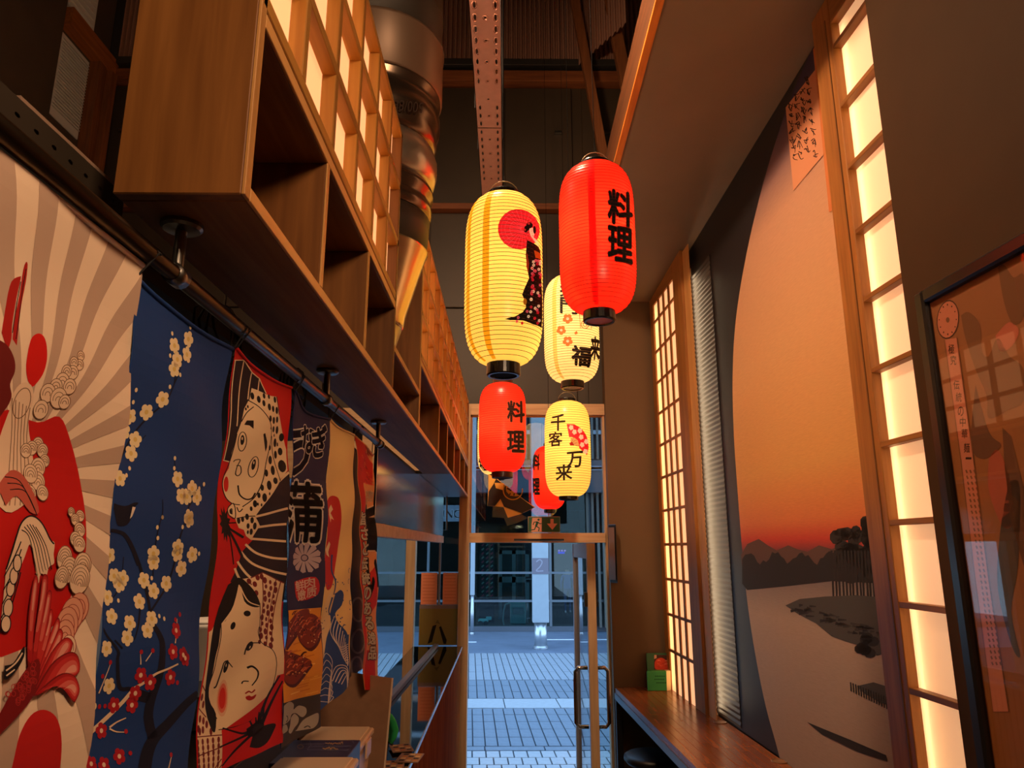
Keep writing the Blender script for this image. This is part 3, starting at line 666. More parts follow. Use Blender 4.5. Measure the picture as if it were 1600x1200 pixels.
# poem slip: plain pink cards with ink strokes
P = Print(lambda u, v: (onR(u, v, MX).y, onR(u, v, MX).z), lambda y, z, d: Rp(y, MX - d, z), None, 2.5e-4, 4e-3)
P.poly((196, 132, 96), [(1229, 168), (1276, 108), (1288, 242), (1241, 298)]); P.poly((190, 112, 62), [(1272, 78), (1279, 60), (1310, 322), (1297, 332)])
P.layer(); P.zoom(1060, 0, 2.4)
for i, (x0, y0, x1, y1) in enumerate(((488, 290, 520, 600), (468, 330, 492, 620), (444, 352, 466, 640), (422, 390, 444, 640))):
    for k in range(7 if i else 8):
        t = (k + .3) / 8; x, y = x0 + (x1 - x0) * t, y0 + (y1 - y0) * t
        for q in range(3): P.line((50, 30, 24), [(x + rr.uniform(-13, 0), y + rr.uniform(-15, 13)), (x + rr.uniform(-4, 5), y + rr.uniform(-16, 18)), (x + rr.uniform(0, 13), y + rr.uniform(-14, 18))], 4.2, 2)
P.build('printed_card', mu)

PAPR = paper('panel_paper', (252, 236, 214), .24, .5, (255, 208, 166))
LED = glow('led_strip', (255, 230, 186), 7)
def light_panel(t, x0, y0, y1, z0, ztop, stile, bars_z, bars_y, rail_top, pd=.034, pap=None, bw=.016):
    """lattice light box on the askew wall, front at x0; ztop(y) follows the sloping soffit; the paper lies pd behind the front"""
    D = .034
    def up(name, ya, yb, m): return MB().hexa([Rp(ya, x0, z0), Rp(ya, x0 + D, z0), Rp(yb, x0 + D, z0), Rp(yb, x0, z0), Rp(ya, x0, ztop(ya)), Rp(ya, x0 + D, ztop(ya)), Rp(yb, x0 + D, ztop(yb)), Rp(yb, x0, ztop(yb))]).build(name, m, t, bevel=.002)
    up('stile', y0, y0 + stile[0], OAK); up('stile', y1 - stile[1], y1, OAK)
    ya, yb = y0 + stile[0], y1 - stile[1]
    MB().hexa([Rp(ya, x0, rail_top), Rp(ya, x0 + D, rail_top), Rp(yb, x0 + D, rail_top), Rp(yb, x0, rail_top), Rp(ya, x0, ztop(ya)), Rp(ya, x0 + D, ztop(ya)), Rp(yb, x0 + D, ztop(yb)), Rp(yb, x0, ztop(yb))]).build('top_rail', OAKY, t, bevel=.002)
    for z in bars_z: rbx('lattice_rail', OAKY, t, ya, yb, x0 + .002, x0 + pd, z - .009, z + .009)
    for y in bars_y: rbx('lattice_bar', OAK, t, y - bw, y + bw, x0 + .003, x0 + pd - .001, z0, rail_top)
    zs = [z0] + list(bars_z) + [rail_top]; ys = [ya] + list(bars_y) + [yb]
    for za, zb in zip(zs, zs[1:]):
        for p, q in zip(ys, ys[1:]):
            if zb - za > .02: rbx('paper_pane', pap or PAPR, t, p, q, x0 + pd - .002, x0 + pd, za, zb, bevel=0)
    BK = mat('box_white', (236, 220, 196), .8)
    rbx('back_board', BK, t, y0, y1, x0 + D + .034, x0 + D + .037, z0, rail_top, bevel=0)
    return ya, yb
fp = thing('lattice_light_panel', 'farther lattice light panel of pale wood standing at the end of the counter', 'lamp', Rp(4.6, 1.30, 1.04))
light_panel(fp, 1.30, 4.30, 5.13, 1.036, lambda y: sz(y) - .004, (.19, .09), [1.287 + .23 * k for k in range(11)], [4.625, 4.765, 4.90], 3.72, .014, paper('far_panel_paper', (250, 226, 190), .5, .5, (250, 196, 150)), .017)
rbx('led_strip', LED, fp, 4.98, 5.03, 1.345, 1.351, 1.06, 3.7, bevel=0)
# its lit return edge towards the mural
MB().rbox(4.17, 4.298, 1.318, 1.322, 1.036, 3.83).build('return_edge', EDGEZ, fp)
sl = thing('led_light_strip', 'slim light strip washing the mural edge beside the farther lattice panel', 'lamp', Rp(4.2, 1.35, 1.1))
rbx('diffuser', glow('wash_strip', (255, 224, 180), 12), sl, 4.286, 4.29, 1.326, 1.342, 1.07, 3.66, bevel=0)
rbx('casing', ALU, sl, 4.29, 4.298, 1.324, 1.344, 1.06, 3.67, bevel=0)
m = MB(); vs = []
for i in range(181):
    z = 1.05 + i * .0145; xx = 1.366 - (.004 if i % 2 else 0)
    vs += [Rp(3.93, xx + .002, z), Rp(4.30, xx, z)]
m.add(vs, [(2 * i, 2 * i + 1, 2 * i + 3, 2 * i + 2) for i in range(180)]).build('light_band_ribs', mat('ribbed_grey', (58, 50, 46), .45), sl)  # added ribs over the mural edge, shaping the strip's banded light
np_ = thing('lattice_light_panel', 'nearer tall lattice light panel with one column of panes beside the dark wall', 'lamp', Rp(2.0, 1.30, 1.036))
light_panel(np_, 1.30, 1.55, 2.40, 1.036, lambda y: sz(y) - .004, (.05, .13), [1.287 + .2475 * k for k in range(11)], [1.80], 3.86)
rbx('led_strip', LED, np_, 2.235, 2.262, 1.345, 1.351, 1.06, 3.84, bevel=0)
rbx('trim_strip', wood('dark_trim', (120, 78, 40), (90, 56, 26), 'z'), np_, 2.30, 2.306, 1.297, 1.301, 1.04, 3.9, bevel=0)
# framed picture on the near dark wall
PX = 1.255; pc = thing('framed_picture', 'large black framed orange poster behind glass on the near dark wall', 'picture', Rp(1.3, PX, 1.1))
FR = mat('frame_black', (24, 20, 18), .3)
ptop, pin = onR(1440, 461, PX), onR(1460, 470, PX)
Y1, Z1 = ptop.y, ptop.z; Y0, Z0 = .75, 1.12; wf_ = .038
for a in ((Y1 - wf_, Y1, Z0, Z1), (Y0, Y0 + wf_, Z0, Z1), (Y0 + wf_, Y1 - wf_, Z1 - wf_, Z1), (Y0 + wf_, Y1 - wf_, Z0, Z0 + wf_)):
    rbx('frame_side', FR, pc, a[0], a[1], PX - .026, PX + .006, a[2], a[3], bevel=.006)
rbx('poster', mat('poster_amber', (150, 88, 38), .6), pc, Y0 + wf_, Y1 - wf_, PX - .006, PX, Z0 + wf_, Z1 - wf_, bevel=0)
rbx('glass_pane', glass('picture_glass', (250, 250, 250), 1.45), pc, Y0 + wf_, Y1 - wf_, PX - .012, PX - .0105, Z0 + wf_, Z1 - wf_, bevel=0)
P = Print(lambda u, v: (onR(u, v, PX - .006).y, onR(u, v, PX - .006).z), lambda y, z, d: Rp(y, PX - .006 - d, z), None, 1e-4, 6e-4)
P.zoom(1430, 360, 486 / 170)
br, br2, pk, dk = (124, 78, 44), (106, 66, 40), (196, 116, 84), (80, 50, 30)
P.poly(br, [(370, 165), (400, 155), (440, 210), (486, 200), (486, 380), (440, 420), (400, 330)], True)
P.poly(br, [(205, 380), (240, 365), (290, 420), (300, 540), (330, 560), (370, 480), (420, 560), (486, 620), (486, 760), (420, 800), (330, 840), (320, 740), (270, 620), (225, 480)], True)
P.poly(br2, [(270, 690), (330, 900), (385, 960), (310, 1020), (250, 960)], True)
P.poly((190, 100, 72), [(360, 470), (420, 410), (465, 450), (430, 520), (380, 540)], True)
P.poly(br2, [(390, 880), (430, 920), (486, 1150), (486, 1500), (430, 1300), (400, 1050)]); P.poly((170, 84, 56), [(330, 1020), (370, 980), (420, 1100), (440, 1300), (390, 1320), (330, 1160)], True)
P.poly((84, 64, 52), [(420, 1120), (470, 1150), (460, 1500), (430, 1700), (470, 1900), (430, 1850), (370, 1600), (380, 1350)], True)
P.layer()
P.ell(dk, 147, 398, 50, 88, 6); P.layer(); P.ell(pk, 147, 398, 46, 82, 6); P.layer(); P.ell(br, 147, 400, 8, 12)
P.poly(pk, [(133, 488), (188, 480), (262, 1020), (330, 1560), (420, 2150), (350, 2150), (270, 1560), (205, 1020)])
P.line(br, [(133, 488), (205, 1020), (270, 1560), (350, 2150)], 5, curve=False); P.line(br, [(188, 480), (262, 1020), (330, 1560), (420, 2150)], 5, curve=False)
P.line(dk, [(250, 180 + 0), (250, 180)], 1, curve=False)
P.layer()
for ch_, x, y in (('極', 163, 530), ('究', 172, 580), ('伝', 186, 690), ('統', 196, 745), ('の', 205, 808), ('中', 214, 856), ('華', 222, 908), ('麺', 232, 972), ('一', 240, 1018)): P.text(dk, ch_, x, y, 26, 42 if ch_ != '一' else 8, .01)
for k in range(34):
    y = 1070 + k * 26; x = 246 + (y - 1070) * .135
    for q in range(3): P.line(br, [(x - 18 + q * 18, y), (x - 12 + q * 18, y + 14)], 7, curve=False)
for k in range(12): P.line(dk, [(147 + 40 * math.cos(k * .52), 398 + 70 * math.sin(k * .52)), (147 + 36 * math.cos(k * .52), 398 + 62 * math.sin(k * .52))], 5, curve=False)
P.build('printed_design', pc)
# ================================================================== counter on the right
CZ = 1.036
ct = thing('bar_counter', 'long wooden bar counter of glued staves along the mural wall', 'counter', (1.0, 3.2, 0))
STV = wood('counter_stave', (150, 82, 34), (106, 52, 18), 'y', rough=.25, spec=.5)
ca, cb = onZ(960, 1074, CZ), onZ(1087, 1200, CZ)
def cx0(y): return ca.x + (cb.x - ca.x) * (y - ca.y) / (cb.y - ca.y)
def cx1(y): return 1.365 - T * y
rr = random.Random(5); nrow = 9
for r_ in range(nrow):
    y = 1.5 + rr.uniform(-.3, 0)
    while y < 5.13:
        y2 = min(y + rr.uniform(.35, .75), 5.13)
        if y2 > 5.0: y2 = 5.13
        f = lambda yy, k: cx0(yy) + .004 + (cx1(yy) - cx0(yy) - .004) * k / nrow
        g = .0006
        MB().hexa([(f(y, r_) + g, y + g, CZ - .034), (f(y, r_ + 1) - g, y + g, CZ - .034), (f(y2, r_ + 1) - g, y2 - g, CZ - .034), (f(y2, r_) + g, y2 - g, CZ - .034), (f(y, r_) + g, y + g, CZ), (f(y, r_ + 1) - g, y + g, CZ), (f(y2, r_ + 1) - g, y2 - g, CZ), (f(y2, r_) + g, y2 - g, CZ)]).build('stave', STV, ct, bevel=.0006)
        y = y2
DKS = mat('frame_steel', (58, 56, 58), .4, metal=.7)
MB().hexa([(cx0(1.4), 1.4, CZ - .075), (cx0(1.4) + .03, 1.4, CZ - .075), (cx0(5.13) + .03, 5.13, CZ - .075), (cx0(5.13), 5.13, CZ - .075), (cx0(1.4), 1.4, CZ - .034), (cx0(1.4) + .03, 1.4, CZ - .034), (cx0(5.13) + .03, 5.13, CZ - .034), (cx0(5.13), 5.13, CZ - .034)]).build('front_rail', mat('rail_steel', (120, 122, 130), .35, metal=.7), ct, bevel=.002)
for y in (5.10, 3.4, 1.7):
    bx('leg', DKS, ct, cx0(y), cx0(y) + .04, y - .02, y + .02, 0, CZ - .075)
    bx('leg', DKS, ct, cx1(y) - .05, cx1(y) - .01, y - .02, y + .02, 0, CZ - .034)
    bx('cross_bar', DKS, ct, cx0(y) + .04, cx1(y) - .05, y - .015, y + .015, .12, .15)
for i, (u, v) in enumerate(((1074, 1088), (1131, 1129), (1225, 1190))):
    p = onZ(u, v, CZ); t = thing('cable_grommet', ('round grommet in the counter at the foot of the lattice panel', 'round grommet in the counter by the lit panel edge', 'round grommet in the counter below the mural, nearest the viewer')[i], 'grommet', (p.x - (.02 if i else 0), p.y, CZ))
    MB().lathe([(.036, .0002), (.036, .003), (.033, .0045), (.029, .003), (.028, .0002)], (p.x - (.02 if i else 0), p.y, CZ), 28).build('rim', mat('grommet_brown', (110, 74, 44), .4), t, smooth=True)
    MB().lathe([(.028, .0002), (.028, .0015)], (p.x - (.02 if i else 0), p.y, CZ), 20).build('lid', mat('grommet_lid', (130, 86, 50), .45), t)
# two black stools pushed under the counter
for i, (u, v, z) in enumerate(((1012, 1178, .79), (1075, 1218, .79))):
    p = onZ(u, v, z); p = Vector((p.x + .03, p.y, z))
    t = thing('bar_stool', ('black round bar stool under the counter, nearer the door', 'black round bar stool under the counter, cut off by the lower picture edge')[i], 'stool', (p.x, p.y, 0))
    MB().lathe([(.0, z), (.15, z - .001), (.165, z - .01), (.168, z - .03), (.15, z - .05), (.0, z - .05)], (p.x, p.y, 0), 32, cap=False).build('seat', mat('stool_black', (22, 20, 20), .4), t, smooth=True)
    for k in range(4):
        a = PI / 4 + k * PI / 2; c, s_ = math.cos(a), math.sin(a)
        MB().tube([(p.x + c * .11, p.y + s_ * .11, z - .045), (p.x + c * .17, p.y + s_ * .17, .0)], .012, 8).build('leg', mat('stool_leg', (30, 28, 28), .4, metal=.5), t, smooth=True)
    MB().tube([(p.x + .148 * math.cos(k * PI / 8), p.y + .148 * math.sin(k * PI / 8), .28) for k in range(16)], .008, 8, closed=True).build('foot_ring', mat('stool_leg', (30, 28, 28), .4, metal=.5), t, smooth=True)
# green leaflet holder
lp = onZ(1028, 1068, CZ); ly = min(lp.y, 5.06)
GRN = mat('leaflet_green', (40, 132, 60), .45)
lh = thing('leaflet_holder', 'green leaflet stand with a food photo on the far end of the counter', 'holder', (lp.x, ly, CZ))
a = onY(1010, 1070, ly - .03); b = onY(1045, 1072, ly - .03)
hx0, hx1 = a.x, b.x; zt_ = onY(1030, 1021, ly + .03).z; zm_ = onY(1030, 1048, ly - .03).z
MB().hexa([(hx0, ly - .06, CZ), (hx1 - .02, ly - .06, CZ), (hx1 - .02, ly - .0, CZ), (hx0 + .02, ly - .0, CZ), (hx0 + .0, ly - .05, zm_), (hx1 - .016, ly - .05, zm_), (hx1 - .016, ly + .01, zm_), (hx0 + .02, ly + .01, zm_)]).build('pocket', GRN, lh, bevel=.003)
MB().hexa([(hx1 - .02, ly - .06, CZ), (hx1 + .012, ly - .04, CZ), (hx1 + .012, ly, CZ), (hx1 - .02, ly, CZ), (hx1 - .016, ly - .05, zm_), (hx1 + .016, ly - .03, zm_), (hx1 + .016, ly + .01, zm_), (hx1 - .016, ly + .01, zm_)]).build('pocket_side', mat('leaflet_cream', (214, 202, 160), .6), lh, bevel=.001)
MB().hexa([(hx0 + .02, ly + .012, CZ), (hx1 + .014, ly + .012, CZ), (hx1 + .014, ly + .018, CZ), (hx0 + .02, ly + .018, CZ), (hx0 + .02, ly + .045, zt_), (hx1 + .014, ly + .045, zt_), (hx1 + .014, ly + .05, zt_), (hx0 + .02, ly + .05, zt_)]).build('back_card', mat('leaflet_dark_green', (30, 84, 44), .5), lh, bevel=.001)
yb = lambda z: ly + .012 + .033 * (z - CZ) / (zt_ - CZ)
P = Print(lambda u, v: (onY(u, v, ly + .03).x, onY(u, v, ly + .03).z), lambda x, z, d: (x, yb(z) - d, z), None, 3e-4, 6e-4)
P.zoom(1000, 1000, 1067 / 80)
P.poly((70, 40, 30), [(300, 318), (640, 322), (600, 640), (295, 630)]); P.layer()
P.poly((190, 60, 36), [(310, 470), (360, 400), (470, 380), (600, 480), (590, 620), (330, 610)], True); P.layer()
for i in range(16): x, y = rr.uniform(330, 580), rr.uniform(420, 600); P.line(((220, 96, 60), (150, 36, 24), (236, 150, 110))[i % 3], [(x, y), (x + 30, y + rr.uniform(-16, 16)), (x + 60, y + rr.uniform(-10, 20))], 14, 6)
P.poly((196, 150, 120), [(305, 318), (352, 318), (352, 380), (300, 400)])
P.build('food_photo', lh)
P = Print(lambda u, v: (onY(u, v, ly - .055).x, onY(u, v, ly - .055).z), lambda x, z, d: (x, ly - .06 + .01 * (z - CZ) / (zm_ - CZ) - d, z), None, 3e-4, 1.2e-3)
P.zoom(1000, 1000, 1067 / 80)
for k, (x, y) in enumerate(((415, 755), (400, 820), (440, 890))):
    for q in range(6): P.line((20, 70, 34), [(x - 100 + q * 36, y), (x - 78 + q * 36, y)], 22, curve=False)
P.build('printed_lines', lh)
# ================================================================== the street outside
ASPH = mat('street_grey', (92, 104, 120), .6, noise=.12, nscale=3)
PAV = mat('paver_grey', (134, 142, 148), .65, noise=.1, nscale=14)
PAV2 = mat('paver_dark', (106, 118, 128), .65, noise=.1, nscale=14)
PAVL = mat('paver_light', (152, 158, 160), .65, noise=.08, nscale=14)
JOINT = mat('paving_joint', (62, 66, 72), .9)
o = MB().box(-14, 12, YF + .1, 14.4, -.12, -.016).build('floor_joint_bed', JOINT); o['kind'] = 'structure'
o = MB().box(-14, 12, 14.4, 40, -.12, -.004).build('floor_street', ASPH); o['kind'] = 'structure'
o = MB().box(-14, -4.2, -4, YF + .1, -.12, -.01).build('floor_side', ASPH); o['kind'] = 'structure'
rr = random.Random(11); _pv = {}
def pavers(y0, y1, x0, x1, w, l, ms, skew, stagger):
    s = setting('floor_paving', ((x0 + x1) / 2, y0, 0)); n = max(1, round((y1 - y0) / l)); l = (y1 - y0) / n
    for r_ in range(n):
        x = x0 - (w * .5 if stagger and r_ % 2 else 0)
        while x < x1:
            key = (w, round(l, 4), ms); ya = y0 + r_ * l; sh = -skew * (ya + l / 2 - y0)
            if key not in _pv:
                ob = MB().hexa([(-w / 2 + .005 + skew * l / 2, -l / 2 + .005, -.03), (w / 2 - .005 + skew * l / 2, -l / 2 + .005, -.03), (w / 2 - .005 - skew * l / 2, l / 2 - .005, -.03), (-w / 2 + .005 - skew * l / 2, l / 2 - .005, -.03), (-w / 2 + .007 + skew * l / 2, -l / 2 + .007, 0), (w / 2 - .007 + skew * l / 2, -l / 2 + .007, 0), (w / 2 - .007 - skew * l / 2, l / 2 - .007, 0), (-w / 2 + .007 - skew * l / 2, l / 2 - .007, 0)]).build('paver', ms, s, origin=(0, 0, 0)); _pv[key] = ob.data; me = ob
            else: me = bpy.data.objects.new('paver', _pv[key]); COL.objects.link(me); me.parent = s
            me.location = Vector((x + w / 2 + sh, ya + l / 2, rr.uniform(-.0015, .0015))) - s.location
            x += w
pavers(5.36, 7.66, -1.9, 1.5, .135, .23, PAVL, .05, True)
pavers(7.67, 7.82, -2.6, 1.4, .60, .15, PAV2, .05, False)
pavers(7.83, 9.58, -3.4, 2.2, .128, .35, PAV2, .05, False)
pavers(9.60, 10.17, -4.2, 2.6, .70, .57, PAVL, .05, False)
pavers(10.19, 11.54, -4.4, 2.6, .122, .45, PAV2, .05, False)
pavers(11.57, 14.38, -5.4, 2.8, .118, .70, PAV, .05, False)
for x0, x1, y in ((-1.6, -.62, 16.0), (.75, 3.6, 16.4)):
    o = MB().box(x0, x1, y, y + .1, -.006, .002).build('trim_road_line', mat('line_white', (210, 216, 222), .7)); o['kind'] = 'structure'
# building across the street
YB = 18.0
def bpx(u, v): return onY(u, v, YB)
bl = thing('building', 'dark glazed building with slatted cladding across the street', 'building', (0, YB, 0))
DG = mat('across_frame', (92, 100, 106), .5); DK2 = mat('across_dark', (26, 28, 32), .6)
bx('plinth', mat('across_plinth', (74, 80, 88), .7), bl, -12, 12, YB, YB + .3, 0, .12, bevel=0)
bx('back_wall', mat('across_inside', (18, 24, 27), .8), bl, -12, 12, 26, 26.2, 0, 9, bevel=0)
bx('inner_floor', mat('across_inner_floor', (44, 52, 58), .6), bl, -12, 12, YB + .3, 26, 0, .1, bevel=0)
bx('inner_ceiling', DK2, bl, -12, 12, YB + .3, 26, 3.3, 3.4, bevel=0)
GT = glass('teal_glass', (196, 216, 216), 1.5)
zb1, zb2 = bpx(800, 895).z, bpx(800, 939).z
for i, (x0, x1) in enumerate(((-9, -6), (-6, -3.5), (-3.5, -1.9), (-1.9, 1.1), (1.1, 2.1))): bx('glass_pane', GT, bl, x0 + .03, x1 - .03, YB + .02, YB + .04, .12, 3.3, bevel=0)
for x in (-9, -6, -3.5, -1.9, 1.1, 2.1): bx('mullion', DG, bl, x - .03, x + .03, YB - .02, YB + .06, .12, 3.3, bevel=0)
for z in (zb1, zb2): bx('transom_bar', DG, bl, -9, 3.6, YB - .03, YB + .06, z - .025, z + .025, bevel=0)
bx('fascia', mat('across_fascia', (58, 66, 76), .5), bl, -12, 12, YB - .3, YB + .3, 3.3, 4.1, bevel=0)
bx('light_bar', mat('across_bar', (150, 160, 172), .5), bl, -12, 12, YB - .34, YB - .3, 3.85, 3.93, bevel=0)
bx('light_bar', mat('across_bar', (150, 160, 172), .5), bl, -12, 12, YB - .34, YB - .3, bpx(800, 733).z - .04, bpx(800, 733).z + .04, bevel=0)
bx('upper_wall', DK2, bl, -12, 12, YB, YB + .3, 4.1, 9, bevel=0)
bx('light_bar', mat('across_bar', (150, 160, 172), .5), bl, -12, 12, YB - .1, YB, bpx(800, 676).z - .05, bpx(800, 676).z + .05, bevel=0)
SL = mat('across_slat', (104, 96, 88), .6)
for k in range(34): x = 2.0 + k * .13; bx('slat', SL, bl, x, x + .06, YB - .12, YB - .04, .1, 3.3, bevel=0)
for k in range(46): x = -1.6 + k * .13; bx('slat', SL, bl, x, x + .055, YB - .12, YB - .04, 4.15, 6.2, bevel=0)
sg = thing('shop_sign', 'grey fascia sign with white lettering across the street, seen through the side glass', 'sign', (-1.8, YB - .1, 2.9))
p = onY(705, 802, YB - .1); bx('board', mat('sign_slate', (70, 86, 98), .5), sg, p.x - .6, p.x + .35, YB - .1, YB - .031, p.z - .2, p.z + .2)
P = plate_print(YB - .1, 2e-3, 4e-3); P.text((170, 190, 200), 'INC', 706, 803, 26, 13, .02); P.build('lettering', sg)
lamp('shop_fill', 'AREA', (-.5, 20.5, 3.25), 50, (.75, .95, 1), 3.0)  # no fixture seen, added to brighten the interior behind the far glass
# things behind the glass across the street
dp = thing('patterned_screen', 'tall dark screen dotted with red and green motifs behind the glass across the street', 'screen', (bpx(761, 900).x, 19.2, .1))
a, c = onY(750, 848, 19.2), onY(772, 935, 19.2)
bx('panel', mat('screen_black', (30, 24, 30), .6), dp, a.x, c.x, 19.2, 19.25, .1, 2.6, bevel=0)
P = plate_print(19.2, 3e-3, 5e-3)
for r_ in range(13):
    for c_ in range(3): P.line(((150, 60, 76), (110, 130, 120))[(r_ + c_) % 2], [(752.5 + c_ * 7, 853 + r_ * 6.6), (756 + c_ * 7, 850 + r_ * 6.6)], 2.2, curve=False)
P.build('dotted_motif', dp)
fr_ = thing('shop_door', 'pale framed double door inside the building across the street', 'door', (bpx(805, 930).x, 20, .1))
a, c = onY(779, 860, 20), onY(827, 931, 20)
for x0, x1, z0, z1 in ((a.x, a.x + .1, .1, a.z), (c.x - .1, c.x, .1, a.z), ((a.x + c.x) / 2 - .05, (a.x + c.x) / 2 + .05, .1, a.z), (a.x, c.x, a.z - .1, a.z), (a.x, c.x, 1.05, 1.2)): bx('frame_bar', mat('door_grey', (96, 110, 116), .5), fr_, x0, x1, 20, 20.06, z0, z1, bevel=0)
for k in (0, 1): bx('leaf', mat('door_dark', (28, 36, 40), .4), fr_, a.x + .1 + k * (c.x - a.x - .2) / 2, a.x + .05 + (k + 1) * (c.x - a.x - .2) / 2, 20.01, 20.05, .12, a.z - .1, bevel=0)
mc = thing('machine_cabinet', 'teal machine cabinet with a hose behind the glass across the street', 'machine', (bpx(810, 983).x, 18.6, .1))
a, c = onY(797, 941, 18.6), onY(822, 984, 18.6)
bx('body', mat('machine_teal', (52, 112, 112), .4), mc, a.x, c.x, 18.6, 19.0, .1, a.z, bevel=.03)
bx('panel', mat('machine_teal_dark', (40, 84, 88), .4), mc, a.x + .06, c.x - .06, 18.57, 18.6, .35, a.z - .12, bevel=.01)
MB().tube([onY(*q, 18.55) for q in ((797, 942), (790, 944), (787, 955), (786, 970), (788, 980), (796, 983))], .02, 8).build('hose', mat('hose_grey', (110, 130, 130), .5), mc, smooth=True)
tk = thing('toy_cart', 'small pale turquoise wheeled cart behind the glass across the street', 'cart', (bpx(757, 972).x, 18.5, .1))
a, c = onY(747, 964, 18.5), onY(768, 976, 18.5)
bx('body', mat('cart_aqua', (120, 190, 190), .4), tk, a.x, c.x - .08, 18.5, 18.7, c.z + .04, a.z - .05, bevel=.03)
bx('handle', mat('cart_aqua', (120, 190, 190), .4), tk, c.x - .14, c.x, 18.55, 18.6, c.z + .1, a.z, bevel=.01)
for x in (a.x + .06, c.x - .14): MB().tube([(x, 18.47, c.z + .03), (x, 18.52, c.z + .03)], .06, 14).build('wheel', DK2, tk)
sb = thing('stand', 'thin easel stand behind the glass across the street left of the white column', 'stand', (bpx(827, 930).x, 19, .1))
q = [onY(*k, 19.0) for k in ((821, 905), (824, 936), (832, 905), (834, 936))]
MB().tube([q[0], (q[1].x, 19, .1)], .018, 6).build('leg', DG, sb); MB().tube([q[2], (q[3].x, 19, .1)], .018, 6).build('leg', DG, sb); MB().tube([q[0], q[2]], .018, 6).build('cross_bar', DG, sb)
nn = thing('neon_sign', 'small blue neon sign glowing across the street', 'sign', (bpx(876, 862).x, 19.5, 1.8))
a, c = onY(870, 858, 19.5), onY(884, 867, 19.5)
bx('casing', DK2, nn, a.x, c.x, 19.5, 19.6, c.z, a.z, bevel=0)
bx('tube', glow('neon_blue', (40, 30, 255), 1.2), nn, a.x + .03, c.x - .03, 19.47, 19.49, c.z + .03, c.z + .08, bevel=0)
for k in range(3): bx('tube', glow('neon_pink', (190, 140, 255), 1.), nn, a.x + .03 + k * .08, a.x + .08 + k * .08, 19.47, 19.49, a.z - .06, a.z - .02, bevel=0)
# columns
def column(name, lab, u0, u1, Y, vb):
    a, c = onY(u0, 900, Y).x, onY(u1, 900, Y).x; t = thing(name, lab, 'column', ((a + c) / 2, Y, 0)); WH = mat('column_white', (152, 162, 168), .6, noise=.04, nscale=6)
    z1 = onY(845, vb, Y).z; r_ = (c - a) / 2; m = (a + c) / 2
    bx('cladding', WH, t, a, c, Y - r_, Y + r_, z1, 7.5, bevel=.01)
    MB().lathe([(r_ * .78, 0), (r_ * .78, z1)], (m, Y, 0), 28).build('steel_base', mat('column_steel', (190, 196, 200), .3, metal=.8), t, smooth=True)
    MB().lathe([(r_ * .9, 0), (r_ * .9, .03), (r_ * .78, .05)], (m, Y, 0), 28).build('foot_ring', mat('column_steel', (190, 196, 200), .3, metal=.8), t)
    return t, a, c, Y - r_
t, a, c, yf = column('column', 'square white column with a grey number plate in the street', 831.5, 856.5, 15.05, 972)
z0, z1 = onY(845, 897, yf).z, onY(845, 872, yf).z
bx('number_plate', mat('plate_mauve', (112, 106, 116), .5), t, a - .004, c + .004, yf - .006, yf + .05, z0, z1, bevel=0)
P = plate_print(yf - .006, 2e-3, 3e-3); P.line((150, 146, 156), [(838, 878), (843, 874.5), (847, 878), (844, 885), (838, 892), (849, 892)], 1.8); P.build('numeral', t)
column('column', 'slim white column at the left edge of the doorway view', 735, 742, 17.4, 930)
# passer-by
pr = props(bpy.data.objects.new('person', bpy.data.meshes.new('person')), 'person in blue jacket and trousers walking away behind the far glass', 'person'); COL.objects.link(pr)
YP = 22.0; pb = onY(887, 950, YP); hh = onY(887, 887, YP).z - .1; s_ = hh / 1.72
J = [(0, 0, .95), (0, 0, 1.2), (0, .01, 1.42), (0, .01, 1.5), (0, 0, 1.6), (0, -.01, 1.70), (.19, 0, 1.40), (.25, .02, 1.14), (.24, -.06, .9), (-.19, 0, 1.40), (-.25, -.02, 1.14), (-.24, .08, .9), (.09, 0, .9), (.10, .10, .5), (.10, .02, .08), (.10, -.12, .03), (-.09, 0, .9), (-.10, -.12, .5), (-.10, -.10, .08), (-.10, -.24, .03)]
E_ = [(0, 1), (1, 2), (2, 3), (3, 4), (4, 5), (2, 6), (6, 7), (7, 8), (2, 9), (9, 10), (10, 11), (0, 12), (12, 13), (13, 14), (14, 15), (0, 16), (16, 17), (17, 18), (18, 19)]
R_ = [.15, .15, .13, .055, .095, .085, .07, .05, .04, .07, .05, .04, .09, .065, .045, .04, .09, .065, .045, .04]
pr.data.from_pydata([(x * s_, y * s_, z * s_) for x, y, z in J], E_, []); pr.location = (pb.x, YP, .1)
sk = pr.modifiers.new('skin', 'SKIN'); sl_ = pr.data.skin_vertices
lay = sl_[0] if len(sl_) else pr.data.skin_vertices.new() if hasattr(pr.data.skin_vertices, 'new') else None
if lay is None or not len(pr.data.skin_vertices):
    bm = bmesh.new(); bm.from_mesh(pr.data); bm.verts.layers.skin.verify(); bm.to_mesh(pr.data); bm.free(); lay = pr.data.skin_vertices[0]
for i, r_ in enumerate(R_): lay.data[i].radius = (r_ * s_, r_ * .8 * s_); lay.data[i].use_root = (i == 0)
pr.modifiers.new('smooth', 'SUBSURF').levels = 1
pm = nm('person_clothes')[0]; nt = pm.node_tree; t_ = nt.nodes.new('ShaderNodeTexCoord'); sz_ = nt.nodes.new('ShaderNodeSeparateXYZ'); r_ = nt.nodes.new('ShaderNodeValToRGB'); mr = nt.nodes.new('ShaderNodeMapRange'); mr.inputs['From Max'].default_value = 1.75 * s_
nt.links.new(t_.outputs['Object'], sz_.inputs[0]); nt.links.new(sz_.outputs['Z'], mr.inputs[0]); nt.links.new(mr.outputs[0], r_.inputs[0]); nt.links.new(r_.outputs[0], nt.nodes['Principled BSDF'].inputs['Base Color'])
